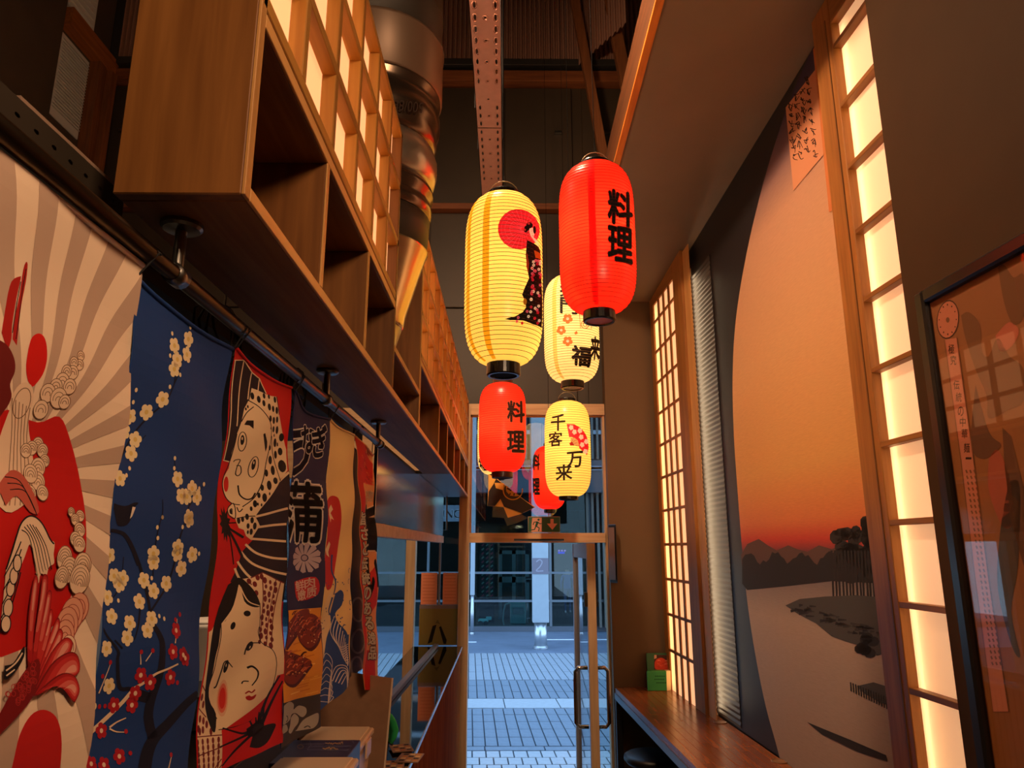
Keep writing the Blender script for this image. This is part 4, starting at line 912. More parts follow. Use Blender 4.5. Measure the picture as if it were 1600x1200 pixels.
e = r_.color_ramp.elements; r_.color_ramp.interpolation = 'CONSTANT'; e[0].position = 0; e[0].color = (.5, .5, .55, 1); e[1].position = .05; e[1].color = (*lin((44, 66, 120)), 1)
for p_, c_ in ((.52, (56, 92, 170)), (.83, (190, 150, 130)), (.93, (40, 30, 28))): q = e.new(p_); q.color = (*lin(c_), 1)
pr.data.materials.append(pm)
# ================================================================== paper lanterns
YEL = paper('lantern_yellow', (255, 226, 130), .44, .6, (255, 218, 104))
YELS = paper('lantern_seam', (236, 176, 40), .36, .5, (226, 162, 24))
CRM = paper('lantern_cream', (255, 232, 170), .48, .6, (252, 222, 140))
CRMS = paper('lantern_cream_seam', (240, 196, 110), .40, .5, (238, 186, 88))
RED = paper('lantern_red', (255, 58, 30), .42, .6, (255, 30, 16))
REDS = paper('lantern_red_seam', (230, 24, 14), .55, .5, (226, 12, 8))
CAPM = mat('lantern_cap', (20, 16, 14), .25)
CAPB = mat('lantern_cap_brown', (60, 30, 22), .35)
WIRE = mat('hanger_wire', (150, 130, 104), .35, metal=.8)
RIBY = mat('rib_thread_ochre', (120, 84, 28), .7); RIBR = mat('rib_thread_red', (96, 12, 8), .7); RIBC = mat('rib_thread_tan', (136, 98, 50), .7)
INKR = paper('lantern_ink_red', (220, 40, 60), .32, .5, (205, 16, 40)); INKP = paper('lantern_ink_pink', (240, 110, 120), .34, .5, (236, 90, 100)); INKO = paper('lantern_ink_orange', (240, 120, 60), .4, .5, (232, 96, 44)); INKF = paper('lantern_ink_face', (250, 214, 170), .45, .5, (246, 208, 160))
INK = (20, 14, 12)
def lantern(label, u, v, w, vt, vb, shell, seam, rib, R=.13, nr=44, seams=(), cap=CAPM, rc=.05, capb=.032, capt=.016, watt=.35, hang=None, under=None):
    zc = F * 2 * R / w; r = ray(u, v); c = CC + r * (zc); z0, z1 = onY(u, vb, c.y).z, onY(u, vt, c.y).z
    t = thing('paper_lantern', label, 'lantern', (c.x, c.y, z0), 'paper lanterns hanging in the passage')
    hgt = z1 - z0
    def rad(z):
        q = min(1, max(-1, 2 * (z - z0) / hgt - 1)); q = abs(q)
        return rc + (R - rc) * (1 - q ** 5.5) ** .62
    prof = []
    for i in range(nr):
        za, zb = z0 + hgt * i / nr, z0 + hgt * (i + 1) / nr
        prof += [(rad(za), za - z0), (rad((za + zb) / 2) - .0018, (za + zb) / 2 - z0)]
    prof.append((rad(z1), hgt))
    MB().lathe(prof, (c.x, c.y, z0), 64, cap=False).build('shell', shell, t, smooth=True)
    m = MB()
    for i in range(1, nr):
        z = z0 + hgt * i / nr; q = rad(z) + .0003; m.lathe([(q - .0004, -.0009), (q + .0006, -.0004), (q + .0006, .0004), (q - .0004, .0009)], (c.x, c.y, z), 48, cap=False)
    m.build('rib_threads', rib, t)
    # black end rings
    MB().lathe([(rc + .003, capt), (rc + .004, capt - .003), (rc + .004, -.006), (rc - .004, -.008), (rc - .006, -.004), (rc - .006, capt)], (c.x, c.y, z1), 36, cap=False).build('top_ring', cap, t, smooth=False)
    MB().lathe([(rc - .006, .004), (rc - .004, .008), (rc + .004, .006), (rc + .005, -capb + .004), (rc + .001, -capb), (rc - .006, -capb), (rc - .007, -capb + .004), (rc - .007, .004)], (c.x, c.y, z0), 36, cap=False).build('bottom_ring', cap, t, smooth=False)
    MB().lathe([(.001, 0), (rc - .007, .0), (rc - .007, .002), (.001, .002)], (c.x, c.y, z0 - capb + .004), 28, cap=False).build('bottom_disc', under or mat('disc_matte', (22, 18, 16), .8, spec=.1), t)
    # wire bail
    MB().tube([(c.x - rc * math.cos(a), c.y - rc * .25 * math.sin(a), z1 + capt - .006 + .045 * math.sin(a)) for a in (PI * k / 10 for k in range(11))], .0016, 6).build('wire_bail', WIRE, t, smooth=True)
    MB().tube([(c.x, c.y - .01, z1 + capt + .038), (c.x, c.y, z1 + capt + .065), hang or (c.x, c.y, 6.99)], .0014, 6).build('cord', mat('cord_black', (14, 12, 12), .9, spec=.05), t)
    MB().lathe([(.001, -.03), (.016, -.022), (.024, 0), (.016, .024), (.010, .05), (.001, .052)], (c.x, c.y, z0 + hgt * .68), 20, cap=False).build('bulb', glow('bulb_glow', (255, 214, 140), 6), t, smooth=True)
    lamp('bulb_light', 'POINT', (c.x, c.y, z0 + hgt * .5), watt, (1, .72, .42), .03, parent=t)
    P = cyl_print(c.x, c.y, R, rad, base=5e-4, step=1.2e-4)
    if seams:
        for a in seams:
            th = math.radians(a)
            S = Print(lambda x, y: (x, y), P.to3, P.cell, 1e-4, 2.5e-4); S.poly(seam, [(th - .09, z0 + .004), (th + .09, z0 + .004), (th + .09, z1 - .004), (th - .09, z1 - .004)]); S.build('glued_seam', t)
    return t, P, (c, z0, z1, rad)
# --- big yellow lantern with the lady and parasol
t, P, L1 = lantern('large yellow paper lantern printed with a lady in black kimono and a red parasol', 787, 440, 122, 309, 570, YEL, YELS, RIBY, seams=(-62, -26), capb=.038, watt=.3, hang=(-.03, 2.3, 4.3))
P.zoom(720, 290, 542 / 140)
P.ell(INKR, 352, 262, 128, 124, 10); P.layer()
for k in range(26):
    a = 2 * PI * k / 26; P.line(INKP, [(375 + 10 * math.cos(a), 262 + 10 * math.sin(a)), (352 + 122 * math.cos(a), 262 + 118 * math.sin(a))], 2.2, curve=False)
for q in (60, 90, 112): P.ring(INKP, 356, 262, q, q * .97, 1.8)
P.layer()
P.poly(INK, [(400, 330), (440, 350), (470, 372), (480, 400), (486, 560), (492, 700), (494, 862), (440, 838), (380, 815), (300, 812), (265, 805), (330, 790), (375, 765), (395, 735), (385, 690), (370, 660), (385, 620), (412, 560), (400, 500), (392, 420)]); P.layer()
P.poly((196, 70, 30), [(398, 400), (412, 470), (408, 530), (396, 490)]); P.poly((220, 130, 40), [(442, 392), (478, 410), (484, 450), (450, 436)]); P.ell((224, 150, 40), 388, 702, 11, 20)
P.poly(INKF, [(412, 262), (434, 255), (448, 280), (440, 312), (452, 322), (466, 345), (470, 372), (440, 330), (420, 300)], True); P.layer()
P.ell(INK, 416, 240, 20, 19); P.ell(INK, 400, 258, 16, 17); P.ell(INK, 446, 268, 9, 24); P.ell(INK, 392, 274, 10, 10); P.layer()
for x, y in ((386, 268), (402, 285), (412, 230)): P.flower((226, 70, 80), x, y, 8, 7)
P.line(INK, [(424, 276), (432, 274)], 2); P.line(INK, [(438, 282), (444, 281)], 2); P.line((170, 20, 20), [(430, 303), (437, 303)], 3)
rr = random.Random(4)
for i in range(46):
    y = 440 + rr.random() * 395; x0 = 412 - (y - 560) * .05 if y < 640 else 395 - (y - 640) * .1; x = rr.uniform(max(398, x0 + 12), 482)
    if y > 780: x = rr.uniform(340, 482)
    P.flower((INKP, INKF, INKR)[i % 3], x, y, 9, 10, rr.random() * 6, (200, 40, 60))
P.build('printed_lady', t)
# --- red lantern in front
t, P, L2 = lantern('bright red paper lantern nearest the orange beam with two black characters', 933, 375, 118, 263, 488, RED, REDS, RIBR, seams=(-14,), capb=.034, watt=2.2, hang=(.315, 2.32, 6.9), under=mat('lantern_lit_inside', (214, 110, 96), .5))  # pink disc colours in the lit inside of the open bottom
for ch_, y in (('料', 325), ('理', 382)):
    P.text((150, 20, 12), ch_, 969, y, 37, 52, .045, 0, .22); P.layer(); P.text(INK, ch_, 969, y, 37, 52, .022, 0, .22)
P.build('printed_characters', t)
# --- cream lantern with blossoms
t, P, L3 = lantern('cream paper lantern behind the red one, with orange blossoms and black brush characters', 893, 520, 86, 434, 597, CRM, CRMS, RIBC, seams=(-42,), watt=.3, under=mat('lantern_cream_disc', (230, 196, 140), .5))
for x, y, s_ in ((887, 498, 8), (877, 516, 7.5), (887, 533, 8)): P.flower(INKO, x, y, s_, s_, .3, INKF)
P.poly(INKO, [(897, 520), (901, 517), (903, 521), (899, 523)])
P.line((214, 120, 70), [(905, 487), (923, 490), (924, 514), (907, 513), (905, 487)], 1, curve=False); P.ring((214, 120, 70), 914, 507, 6, 6, 1.2); P.ring((214, 120, 70), 914, 507, 3, 3, 1.2)
P.text(INK, '笑', 886, 452, 22, 22, .03); P.text(INK, '門', 889, 478, 26, 24, .03, 0, .1); P.text(INK, '福', 909, 556, 30, 28, .045, 0, .15); P.text(INK, '来', 930, 544, 14, 34, .04, 0, .2)
P.build('printed_blossoms', t)
# --- red lantern lower
t, P, L4 = lantern('red paper lantern hanging lower, below the parasol lady, with two dark characters', 785, 672, 74, 600, 738, RED, REDS, RIBR, nr=40, cap=CAPB, rc=.052, capt=.03, watt=1.6)
for ch_, y in (('料', 643), ('理', 690)):
    P.text((206, 90, 60), ch_, 806, y, 26, 32, .06, 0, .05); P.layer(); P.text((44, 24, 12), ch_, 806, y, 26, 32, .028, 0, .05)
P.build('printed_characters', t)
# --- yellow lantern with the fan
t, P, L5 = lantern('yellow paper lantern with a red folding fan and brush characters', 887, 705, 72, 628, 776, YEL, YELS, RIBY, nr=40, watt=.35, capb=.02)
for ch_, x, y, w_, h_ in (('千', 872, 660, 22, 25), ('客', 868, 686, 21, 22), ('万', 898, 718, 25, 24), ('来', 881, 738, 26, 24)): P.text((36, 28, 20), ch_, x, y, w_, h_, .021, 0, -.08)
P.zoom(700, 560, 4); P.layer()
P.poly(INKR, [(742, 410), (790, 412), (835, 440), (862, 478), (875, 520), (878, 560), (868, 606), (820, 562), (818, 535), (800, 505), (776, 492), (757, 492)]); P.layer()
P.poly((236, 190, 120), [(766, 498), (790, 496), (812, 514), (820, 548), (770, 540)]); P.layer()
for a in range(5): P.line((196, 60, 40), [(766, 540), (770 + a * 12, 498 + a * a * 3.2)], 2, curve=False)
P.poly((196, 26, 30), [(758, 530), (775, 520), (790, 545), (764, 545)])
for x, y in ((770, 432), (790, 460), (824, 452), (832, 492), (838, 540), (864, 520), (858, 582)): P.flower(INKF, x, y, 15, 17, .5)
P.build('printed_fan', t)
# --- red lantern behind, by the glass
t, P, L6 = lantern('red paper lantern half hidden behind the one with the fan, above the exit sign', 858, 747, 51, 697, 796, RED, REDS, RIBR, R=.11, nr=36, rc=.032, watt=1.0, capb=.024)
for ch_, y in (('料', 722), ('理', 760)): P.text(INK, ch_, 837.5, y, 11, 24, .05)
P.build('printed_characters', t)
# --- pale yellow lantern behind the lower red one
t, P, L7 = lantern('pale yellow paper lantern mostly hidden behind the lower red lantern', 776, 690, 60, 632, 742, CRM, CRMS, RIBC, R=.125, nr=36, watt=.25)
P.text(INK, '福', 751, 726, 8, 18, .04); P.build('printed_character', t)
# --- folded gold and black pennant
YK = 4.45; kt = thing('pennant', 'folded black pennant with gold trim and crest hanging before the transom', 'pennant', onY(795, 775, YK))
K = lambda q: (730 + q[0] / 5.217, 620 + q[1] / 5.217)
GOLD = mat('pennant_gold', (236, 186, 80), .5); PBL = mat('pennant_black', (26, 18, 14), .6)
def slab(name, m, pts, y, th): return MB().prism([onY(*K(q), y) for q in pts], (0, th, 0)).build(name, m, kt)
slab('gold_cloth', GOLD, [(172, 628), (240, 664), (395, 790), (555, 900), (440, 955), (332, 986), (296, 900), (225, 892), (164, 890), (172, 760)], YK, .004)
slab('black_field', PBL, [(236, 668), (395, 790), (545, 902), (450, 948), (300, 895), (272, 832), (226, 890), (165, 888), (176, 770), (214, 712)], YK - .006, .004)
slab('gold_fold', GOLD, [(222, 700), (300, 705), (290, 760), (234, 744)], YK - .010, .003)
P = Print(lambda u, v: (onY(u, v, YK - .006).x, onY(u, v, YK - .006).z), lambda x, z, d: (x, YK - .006 - d, z), None, 4e-4, 8e-4)
P.zoom(730, 620, 5.217)
P.ring((190, 140, 52), 372, 762, 78, 76, 9, 0, 24, -10, 215); P.layer()
P.poly((176, 128, 50), [(316, 720), (395, 790), (432, 806), (400, 812), (350, 806), (318, 770)]); P.layer(); P.line(INK, [(325, 745), (360, 765)], 11, curve=False); P.line(INK, [(352, 785), (346, 800)], 9, curve=False); P.line(INK, [(384, 785), (380, 806)], 9, curve=False)
P.build('gold_crest', kt)
MB().tube([onY(*K((200, 640)), YK), onY(*K((200, 640)), YK) + Vector((0, .02, 1.0))], .0012, 5).build('thread', BLACK, kt)
# ================================================================== printed cloth banners on the rod
BXP = -.38
def pj(X, Y, Z):
    d = Vector((X, Y, Z)) - CC; z = d.dot(FW); return (800 + F * d.dot(RT) / z, 600 - F * d.dot(UP) / z)
CW = (244, 214, 184)
def banner(label, cloth, corners, top=(), X=BXP, seed=0, amp=.0024, cords=True, hem=None, bottom=(), cell=.0125):
    """corners TL, TR, BR, BL in the picture; the cloth hangs in the plane of the rod with shallow folds"""
    rr = random.Random(seed); ph = [rr.uniform(0, 6) for _ in range(6)]
    def h0(y, z): return amp * (.9 * math.sin(z * 44 + ph[0] + 2.2 * math.sin(y * 9 + ph[1])) + .8 * math.sin(z * 23 + y * 14 + ph[2]) + .9 * math.sin(y * 26 + ph[3] + z * 3))
    _c = {}
    def node(i, j):
        if (i, j) not in _c: _c[(i, j)] = h0(i * cell, j * cell)
        return _c[(i, j)]
    def h(y, z):
        a, b = y / cell, z / cell; i, j = math.floor(a), math.floor(b); a -= i; b -= j
        n0, n1 = node(i, j), node(i + 1, j + 1)
        if a >= b: k = node(i + 1, j); return n0 + (k - n0) * a + (n1 - k) * b
        k = node(i, j + 1); return n0 + (n1 - k) * a + (k - n0) * b
    to2 = lambda u, v: (lambda p: (p.y, p.z))(onX(u, v, X)); to3 = lambda y, z, d: (X + h(y, z) + d, y, z)
    TL, TR, BR, BL = corners; out = smooth_line([TL, *top, TR], 6) if top else [TL, TR]
    out += ([BR] if not bottom else []) + (smooth_line([BR, *bottom, BL], 4) if bottom else [BL])
    B = Print(to2, to3, (cell, cell), 0, 0); B.diag = True; B.poly(cloth, out); o = B.build('cloth_banner', None)
    props(o, label, 'banner', 'printed banners hanging from the rod'); sm = o.modifiers.new('thickness', 'SOLIDIFY'); sm.thickness = .0012; sm.offset = 0
    m = MB(); pts = [Vector(to3(*to2(*p), .001)) for p in (smooth_line([TL, *top, TR], 6) if top else [TL, ((TL[0] + TR[0]) / 2, (TL[1] + TR[1]) / 2), TR])]
    m.tube(pts, .0028, 6).build('top_hem', hem or (cloth if not isinstance(cloth, tuple) else ink(cloth)), o, smooth=True)
    if cords:
        for p in (pts[0], pts[-1]):
            MB().tube([p, p + Vector((.004, 0, .006)), Vector((RX + .011, p.y, RZ)), Vector((RX, p.y, RZ + .0115)), Vector((RX - .011, p.y, RZ)), p + Vector((-.003, 0, .002))], .0012, 5).build('tie_cord', BLACK, o)
    P = Print(to2, to3, (cell, cell), 2.4e-5, 9e-4); P.diag = True; P.bound([TL, *([top[len(top) // 2]] if top and False else []), TR, BR, BL])
    return o, P
def box_of(x0, y0, x1, y1): return (x0, y0), (x1, y0), (x1, y1), (x0, y1)
RD, DR, BK_, BL_ = (200, 22, 20), (120, 14, 16), (22, 16, 20), (26, 60, 120)
# ---------------------------------------------------------------- 1 rising sun
o, P = banner('white banner with grey sun rays, a big red sun and a red fish tail', CW, (pj(BXP, .30, 2.238), (222, 415), pj(BXP, .712, 1.60), pj(BXP, .30, 1.60)), seed=2)
cyz = P.to2(34, 742); GRY = (196, 164, 142)
pc_ = lambda a, r: pj(BXP, cyz[0] + r * math.cos(a), cyz[1] + r * math.sin(a))
n = 26
for k in range(n):
    a0 = 2 * PI * (k - .25) / n; a1 = a0 + PI / n
    P.tri(GRY, pc_(0, 0), pc_(a0, .8), pc_(a1, .8))
P.layer()
P.poly(RD, smooth_line([(10, 640), (60, 660), (94, 651), (116, 690), (131, 740), (138, 790), (138, 830), (134, 868), (122, 900), (100, 960), (40, 1010), (-40, 1010), (-60, 800), (-20, 650)], 4)); P.layer()
P.poly((214, 24, 18), [(36, 545), (42, 527), (54, 521), (63, 530), (66, 555), (62, 580), (52, 598), (44, 604), (36, 590), (33, 570)], True)
P.poly((200, 28, 24), [(40, 1200), (30, 1240), (0, 1300), (14, 1200), (22, 1150), (40, 1118), (62, 1109), (82, 1120), (92, 1150), (95, 1200), (92, 1260)], True)
# red horns at the edge
P.poly((176, 30, 24), smooth_line([(-4, 520), (6, 470), (14, 440), (26, 432), (28, 436), (20, 470), (12, 508), (10, 530), (4, 548)], 3)); P.poly((176, 30, 24), smooth_line([(12, 530), (16, 500), (26, 460), (33, 414), (38, 413), (36, 440), (28, 476), (22, 510), (18, 540)], 3)); P.layer()
P.line(BK_, [(12, 520), (20, 480), (28, 440)], 1.2); P.line(BK_, [(17, 530), (26, 480), (36, 420)], 1.2)
P.poly((112, 26, 24), [(-10, 530), (4, 540), (14, 560), (16, 580), (10, 600), (14, 620), (6, 640), (-10, 650)], True)
# foam
FO, FOL = (238, 204, 172), (120, 84, 60)
def scallop(x, y, r, rings=4, sy=1.25, a=0, lc=FOL, fill=FO, w=1.0):
    P.ell(fill, x, y, r, r * sy, a); P.L += 1
    P.ring(lc, x, y, r, r * sy, w * 1.1, a, 18)
    for q in range(1, rings): P.ring(lc, x, y + r * .12 * q, r * (1 - q / rings), r * sy * (1 - q / rings), w, a, 14, 165, 385)
    P.L -= 1
P.L += 1
for x, y, r in ((122, 556, 6), (119, 570, 7), (110, 566, 7), (108, 582, 9), (98, 580, 8), (92, 596, 11), (104, 604, 10), (82, 604, 10), (70, 614, 12), (88, 622, 13), (62, 640, 12), (98, 628, 9)): scallop(x, y, r, 3); P.L += 2
P.poly(FO, smooth_line([(12, 640), (16, 612), (28, 598), (42, 602), (48, 624), (44, 660), (52, 700), (56, 740), (52, 770), (30, 790), (0, 800), (-20, 760), (0, 680)], 3)); P.layer()
for k in range(6): P.line(FOL, [(14 + k * 6, 622 + k * 3), (18 + k * 5, 680), (12 + k * 7, 740), (-2 + k * 9, 790)], 1.2)
P.ring(FOL, 30, 630, 13, 24, 1.3, 10)
P.layer()
for x, y, r in ((62, 694, 9), (70, 704, 9), (74, 720, 8), (52, 700, 9), (42, 704, 9), (62, 730, 12), (60, 752, 12), (66, 770, 10), (48, 740, 12), (44, 770, 10)): scallop(x, y, r, 4); P.L += 2
P.poly((196, 90, 74), smooth_line([(-10, 760), (14, 735), (34, 742), (50, 770), (56, 800), (40, 800), (20, 775), (0, 790)], 3)); P.layer()
for k in range(3): P.line(BK_, [(4 + k * 3, 745 + k * 10), (28 + k * 4, 752 + k * 8), (46 + k * 3, 790 + k * 8)], 1.6)
P.layer()
# black and white fin
P.poly(FO, smooth_line([(-6, 890), (8, 850), (22, 818), (40, 806), (58, 816), (72, 842), (80, 848), (78, 866), (79, 880), (70, 886), (66, 900), (56, 896), (52, 912), (44, 880), (36, 850), (26, 870), (14, 900), (4, 940), (-8, 980)], 3)); P.layer()
P.line(BK_, [(-6, 890), (8, 850), (22, 818), (40, 806), (58, 816), (72, 842), (79, 850)], 2.6)
for k in range(6): P.line(BK_, [(22 + k * 5, 824 - k * 2 + (k - 2) ** 2), (34 + k * 6, 838 + k * 3), (44 + k * 6, 878 + k * 2), (50 + k * 5, 900 - k * 3)], 1.8, .8)
for k in range(5): P.line(BK_, [(-8, 900 + k * 22), (6, 874 + k * 20), (20, 846 + k * 12)], 2.0)
P.layer()
for x, y, rx, ry in ((4, 920, 7, 12), (8, 900, 7, 13), (13, 880, 7, 13), (2, 950, 8, 14), (0, 975, 8, 13)): P.ell(FO, x, y, rx, ry); P.L += 1; P.ring(BK_, x, y, rx, ry, 1.8); P.L += 1
# curls on the right
for x, y, r in ((113, 800, 6), (127, 806, 7), (118, 812, 7), (124, 828, 9), (116, 842, 9), (122, 850, 10)): scallop(x, y, r, 4, 1.3); P.L += 2
for x, y, r in ((96, 872, 13), (104, 890, 14), (126, 884, 14), (122, 905, 16), (92, 902, 12)): scallop(x, y, r, 6, 1.5, 8); P.L += 2
PK = (228, 160, 130)
for x, y, r in ((122, 950, 16), (112, 960, 18), (104, 975, 18), (100, 992, 16), (106, 1010, 12)): scallop(x, y, r, 3, 1.5, 8, (150, 50, 40), PK if r > 15 else FO); P.L += 2
# fish tail: overlapping red lobes
TD = (120, 12, 14)
lobes = [([(34, 1040), (36, 960), (40, 912), (45, 898), (50, 912), (48, 960), (42, 1040)]), ([(40, 1046), (52, 960), (56, 905), (62, 897), (67, 908), (64, 960), (50, 1040)]), ([(44, 1052), (60, 970), (66, 930), (71, 922), (75, 932), (70, 980), (54, 1050)]), ([(46, 1056), (66, 990), (72, 956), (77, 953), (78, 970), (70, 1010), (56, 1056)]), ([(44, 1064), (70, 1000), (84, 968), (90, 968), (90, 982), (78, 1020), (56, 1064)]), ([(40, 1070), (74, 1010), (88, 984), (95, 986), (94, 1000), (80, 1034), (52, 1074)]), ([(40, 1080), (72, 1022), (96, 998), (108, 998), (111, 1010), (98, 1034), (60, 1076)]), ([(36, 1088), (70, 1040), (100, 1020), (117, 1022), (121, 1042), (112, 1056), (76, 1064), (52, 1084)]), ([(32, 1094), (62, 1068), (90, 1052), (110, 1056), (117, 1076), (110, 1094), (104, 1096), (88, 1076), (62, 1072)])]
for i, q in enumerate(lobes):
    P.poly(TD, smooth_line(q + [q[0]], 4)[:-1]); P.layer()
    tip = q[len(q) // 2]; base = ((q[0][0] + q[-1][0]) / 2, (q[0][1] + q[-1][1]) / 2)
    for f, c in ((.93, (170, 22, 24)), (.78, (196, 44, 40)), (.55, (216, 96, 84)), (.3, (230, 150, 130))):
        P.poly(c, smooth_line([(tip[0] + (x - tip[0]) * f + (base[0] - tip[0]) * (1 - f) * .12, tip[1] + (y - tip[1]) * f + (base[1] - tip[1]) * (1 - f) * .12) for x, y in (q + [q[0]])], 3)[:-1]); P.layer()
P.poly(TD, smooth_line([(-20, 1120), (10, 1070), (34, 1040), (50, 1030), (52, 1050), (36, 1090), (10, 1120), (-20, 1150)], 3)); P.layer()
rr = random.Random(2)
for i in range(34): x = rr.uniform(-5, 44); P.ring((176, 40, 36), x, 1098 - x * 1.1 + rr.uniform(-18, 14), 3.6, 4.4, 1.1, 0, 8)
P.layer(); P.poly(BK_, smooth_line([(-6, 1040), (8, 1036), (22, 1016), (28, 1010), (26, 1026), (14, 1046), (0, 1060), (-8, 1062)], 3)); P.layer(); P.line(FO, [(-4, 1048), (12, 1036), (24, 1020)], 2.4); P.line(FO, [(-4, 1056), (10, 1046)], 2)
P.build('printed_design', o)
# ---------------------------------------------------------------- 2 blue plum blossom
NB = (20, 22, 40)
o, P = banner('blue banner printed with cream and red plum blossoms and a small black bird', BL_, (216, 434), (362, 545), pj(BXP, .935, 1.60), pj(BXP, .716, 1.60)) if False else banner('blue banner printed with cream and red plum blossoms and a small black bird', BL_, ((216, 434), (362, 545), pj(BXP, .934, 1.60), pj(BXP, .716, 1.60)), top=((250, 468), (300, 508)), seed=5)
P.zoom(120, 800, 3)
def br(pts, w, w1=None): P.line(NB, pts, w, w1)
br([(290, 1400), (310, 1200), (345, 1080), (420, 990), (500, 900), (560, 850)], 62, 34); br([(350, 1060), (330, 960), (338, 870), (360, 780), (372, 700), (372, 600), (340, 530)], 44, 22)
br([(335, 860), (250, 830), (200, 820), (180, 700), (180, 650), (130, 580), (100, 510)], 22, 8); br([(200, 640), (165, 600)], 8); br([(300, 250), (270, 170), (235, 110), (200, 92), (165, 86)], 20, 16); br([(300, 240), (320, 330), (330, 420), (330, 480)], 14, 12); br([(330, 470), (370, 420), (420, 350), (452, 260), (470, 130), (490, 60), (520, -40)], 10, 6); br([(290, 440), (270, 540), (250, 600)], 9, 5); br([(360, 300), (365, 180), (375, 80), (390, 0), (390, -60)], 6, 3); br([(225, 280), (232, 210)], 4); br([(150, 420), (190, 380), (200, 330)], 6); br([(310, 860), (300, 890)], 40)
P.zoom(120, 420, 3)
br([(205, 920), (240, 850), (290, 760), (340, 690), (400, 620), (430, 540), (470, 450), (500, 380), (540, 270)], 9, 3); br([(205, 930), (200, 870)], 5); br([(300, 820), (330, 780)], 4); br([(430, 540), (435, 470), (415, 390)], 5, 3); br([(450, 880), (455, 960)], 4); br([(520, 1110), (560, 1060), (600, 1010)], 6, 2)
P.layer()
P.poly(NB, smooth_line([(168, 1090), (180, 1100), (230, 1112), (268, 1096), (288, 1098), (270, 1120), (262, 1160), (240, 1200), (200, 1204), (186, 1170)], 3)); P.layer(); P.poly((232, 214, 190), [(262, 1115), (276, 1118), (262, 1160), (252, 1172)])
CR, CC2 = (240, 216, 168), (226, 190, 110)
P.layer(); fl = random.Random(9)
for x, y in ((445, 360), (452, 425), (432, 470), (525, 330), (510, 402), (385, 612), (327, 672), (262, 692), (240, 762), (287, 800), (267, 865), (210, 983), (463, 985), (478, 1065), (508, 1068), (537, 1030), (562, 1070), (515, 1165)): P.flower(CR, x, y, 27, 40, fl.uniform(0, 6), CC2)
P.zoom(120, 800, 3)
for x, y in ((515, 35), (165, 203), (360, 195), (362, 235), (465, 165), (466, 195), (537, 200), (490, 265), (185, 300), (205, 340), (225, 310), (318, 320), (420, 335), (358, 370), (145, 400), (288, 420), (157, 490), (235, 520), (220, 590), (335, 500), (310, 555), (127, 640), (153, 815), (80, 910)): P.flower(CR, x, y, 27, 40, fl.uniform(0, 6), CC2)
for x, y in ((375, 122), (370, 72), (482, 70), (353, 310), (372, 488), (395, 500), (195, 415), (128, 305), (112, 495), (570, 195), (390, 25)): P.ell(CR, x, y, 6, 11, n=8)
P.zoom(120, 420, 3)
for x, y in ((277, 568), (271, 625), (411, 553), (460, 497), (441, 303), (417, 407), (256, 935), (240, 968), (452, 888), (449, 935), (536, 275), (598, 1010), (575, 1030), (390, 1165), (200, 855)): P.ell(CR, x, y, 6, 11, n=8)
P.zoom(120, 800, 3); P.L += 2
WB = (236, 206, 170)
P.line(WB, [(25, 1080), (60, 1045), (90, 1030), (160, 960), (220, 890), (260, 830), (300, 800), (345, 760), (400, 735), (450, 712)], 24, 7); P.line(WB, [(170, 1010), (200, 985), (238, 965)], 9, 4); P.line(WB, [(170, 1015), (200, 1030), (245, 1032)], 8, 3); P.line(WB, [(110, 850), (130, 780), (148, 715)], 6, 3); P.line(WB, [(300, 700), (330, 650)], 5, 3); P.line(WB, [(280, 715), (276, 660)], 5, 3); P.line(WB, [(440, 615), (465, 500)], 5, 3); P.line(WB, [(60, 1200), (65, 1140)], 6, 3); P.line(WB, [(420, 1200), (438, 1140)], 6, 3); P.line(WB, [(40, 1090), (44, 1115)], 8, 3); P.layer()
RF = (176, 24, 36)
for x, y in ((452, 555), (425, 655), (490, 685), (413, 775), (325, 800), (283, 765), (258, 905), (268, 850), (183, 905), (135, 1025), (68, 995), (207, 1145), (85, 1180), (140, 1185), (480, 670)): P.flower(RF, x, y, 26, 40, fl.uniform(0, 6), (236, 200, 170))
for x, y in ((483, 480), (120, 912), (145, 910), (118, 770), (85, 725), (148, 705), (280, 656), (330, 650), (448, 800), (253, 1130), (238, 1028), (435, 1138), (455, 505)): P.ell(RF, x, y, 8, 12, n=8)
P.build('printed_blossoms', o)
# ---------------------------------------------------------------- 3 red banner with two mask faces
o, P = banner('red banner with two folk mask faces, one in a spotted scarf', (206, 22, 22), ((368, 544), (456, 606), (440, 1160), (302, 1225)), top=((392, 570), (425, 592)), seed=8)
NV = (36, 24, 34)
P.zoom(290, 540, 767 / 230)
P.poly(NV, [(250, 75), (305, 75), (350, 140), (385, 172), (415, 250), (400, 300), (300, 330), (280, 420), (240, 600), (200, 596)]); P.poly(NV, [(540, 650), (480, 700), (420, 780), (350, 880), (350, 1010), (300, 1070), (270, 1170), (240, 1230), (330, 1290), (400, 1260), (530, 1340), (540, 1000)]); P.layer()
CL = (238, 206, 164)
for a in ([(258, 78), (238, 340), (208, 594)], [(304, 78), (276, 300), (262, 420)], [(346, 142), (322, 280)], [(386, 172), (372, 250)], [(250, 76), (306, 76), (350, 142), (386, 172), (416, 250)], [(200, 596), (240, 606)]): P.line(CL, a, 5, curve=False)
for a in ([(350, 892), (430, 872), (530, 848)], [(370, 946), (450, 936), (528, 930)], [(336, 1006), (420, 1012), (526, 1020)], [(312, 1035), (370, 1080), (450, 1105), (526, 1112)], [(292, 1075), (350, 1135), (430, 1170), (524, 1192)], [(275, 1125), (320, 1190), (360, 1235)], [(262, 1160), (290, 1225), (330, 1290)], [(480, 705), (540, 660)]): P.line(CL, a, 12)
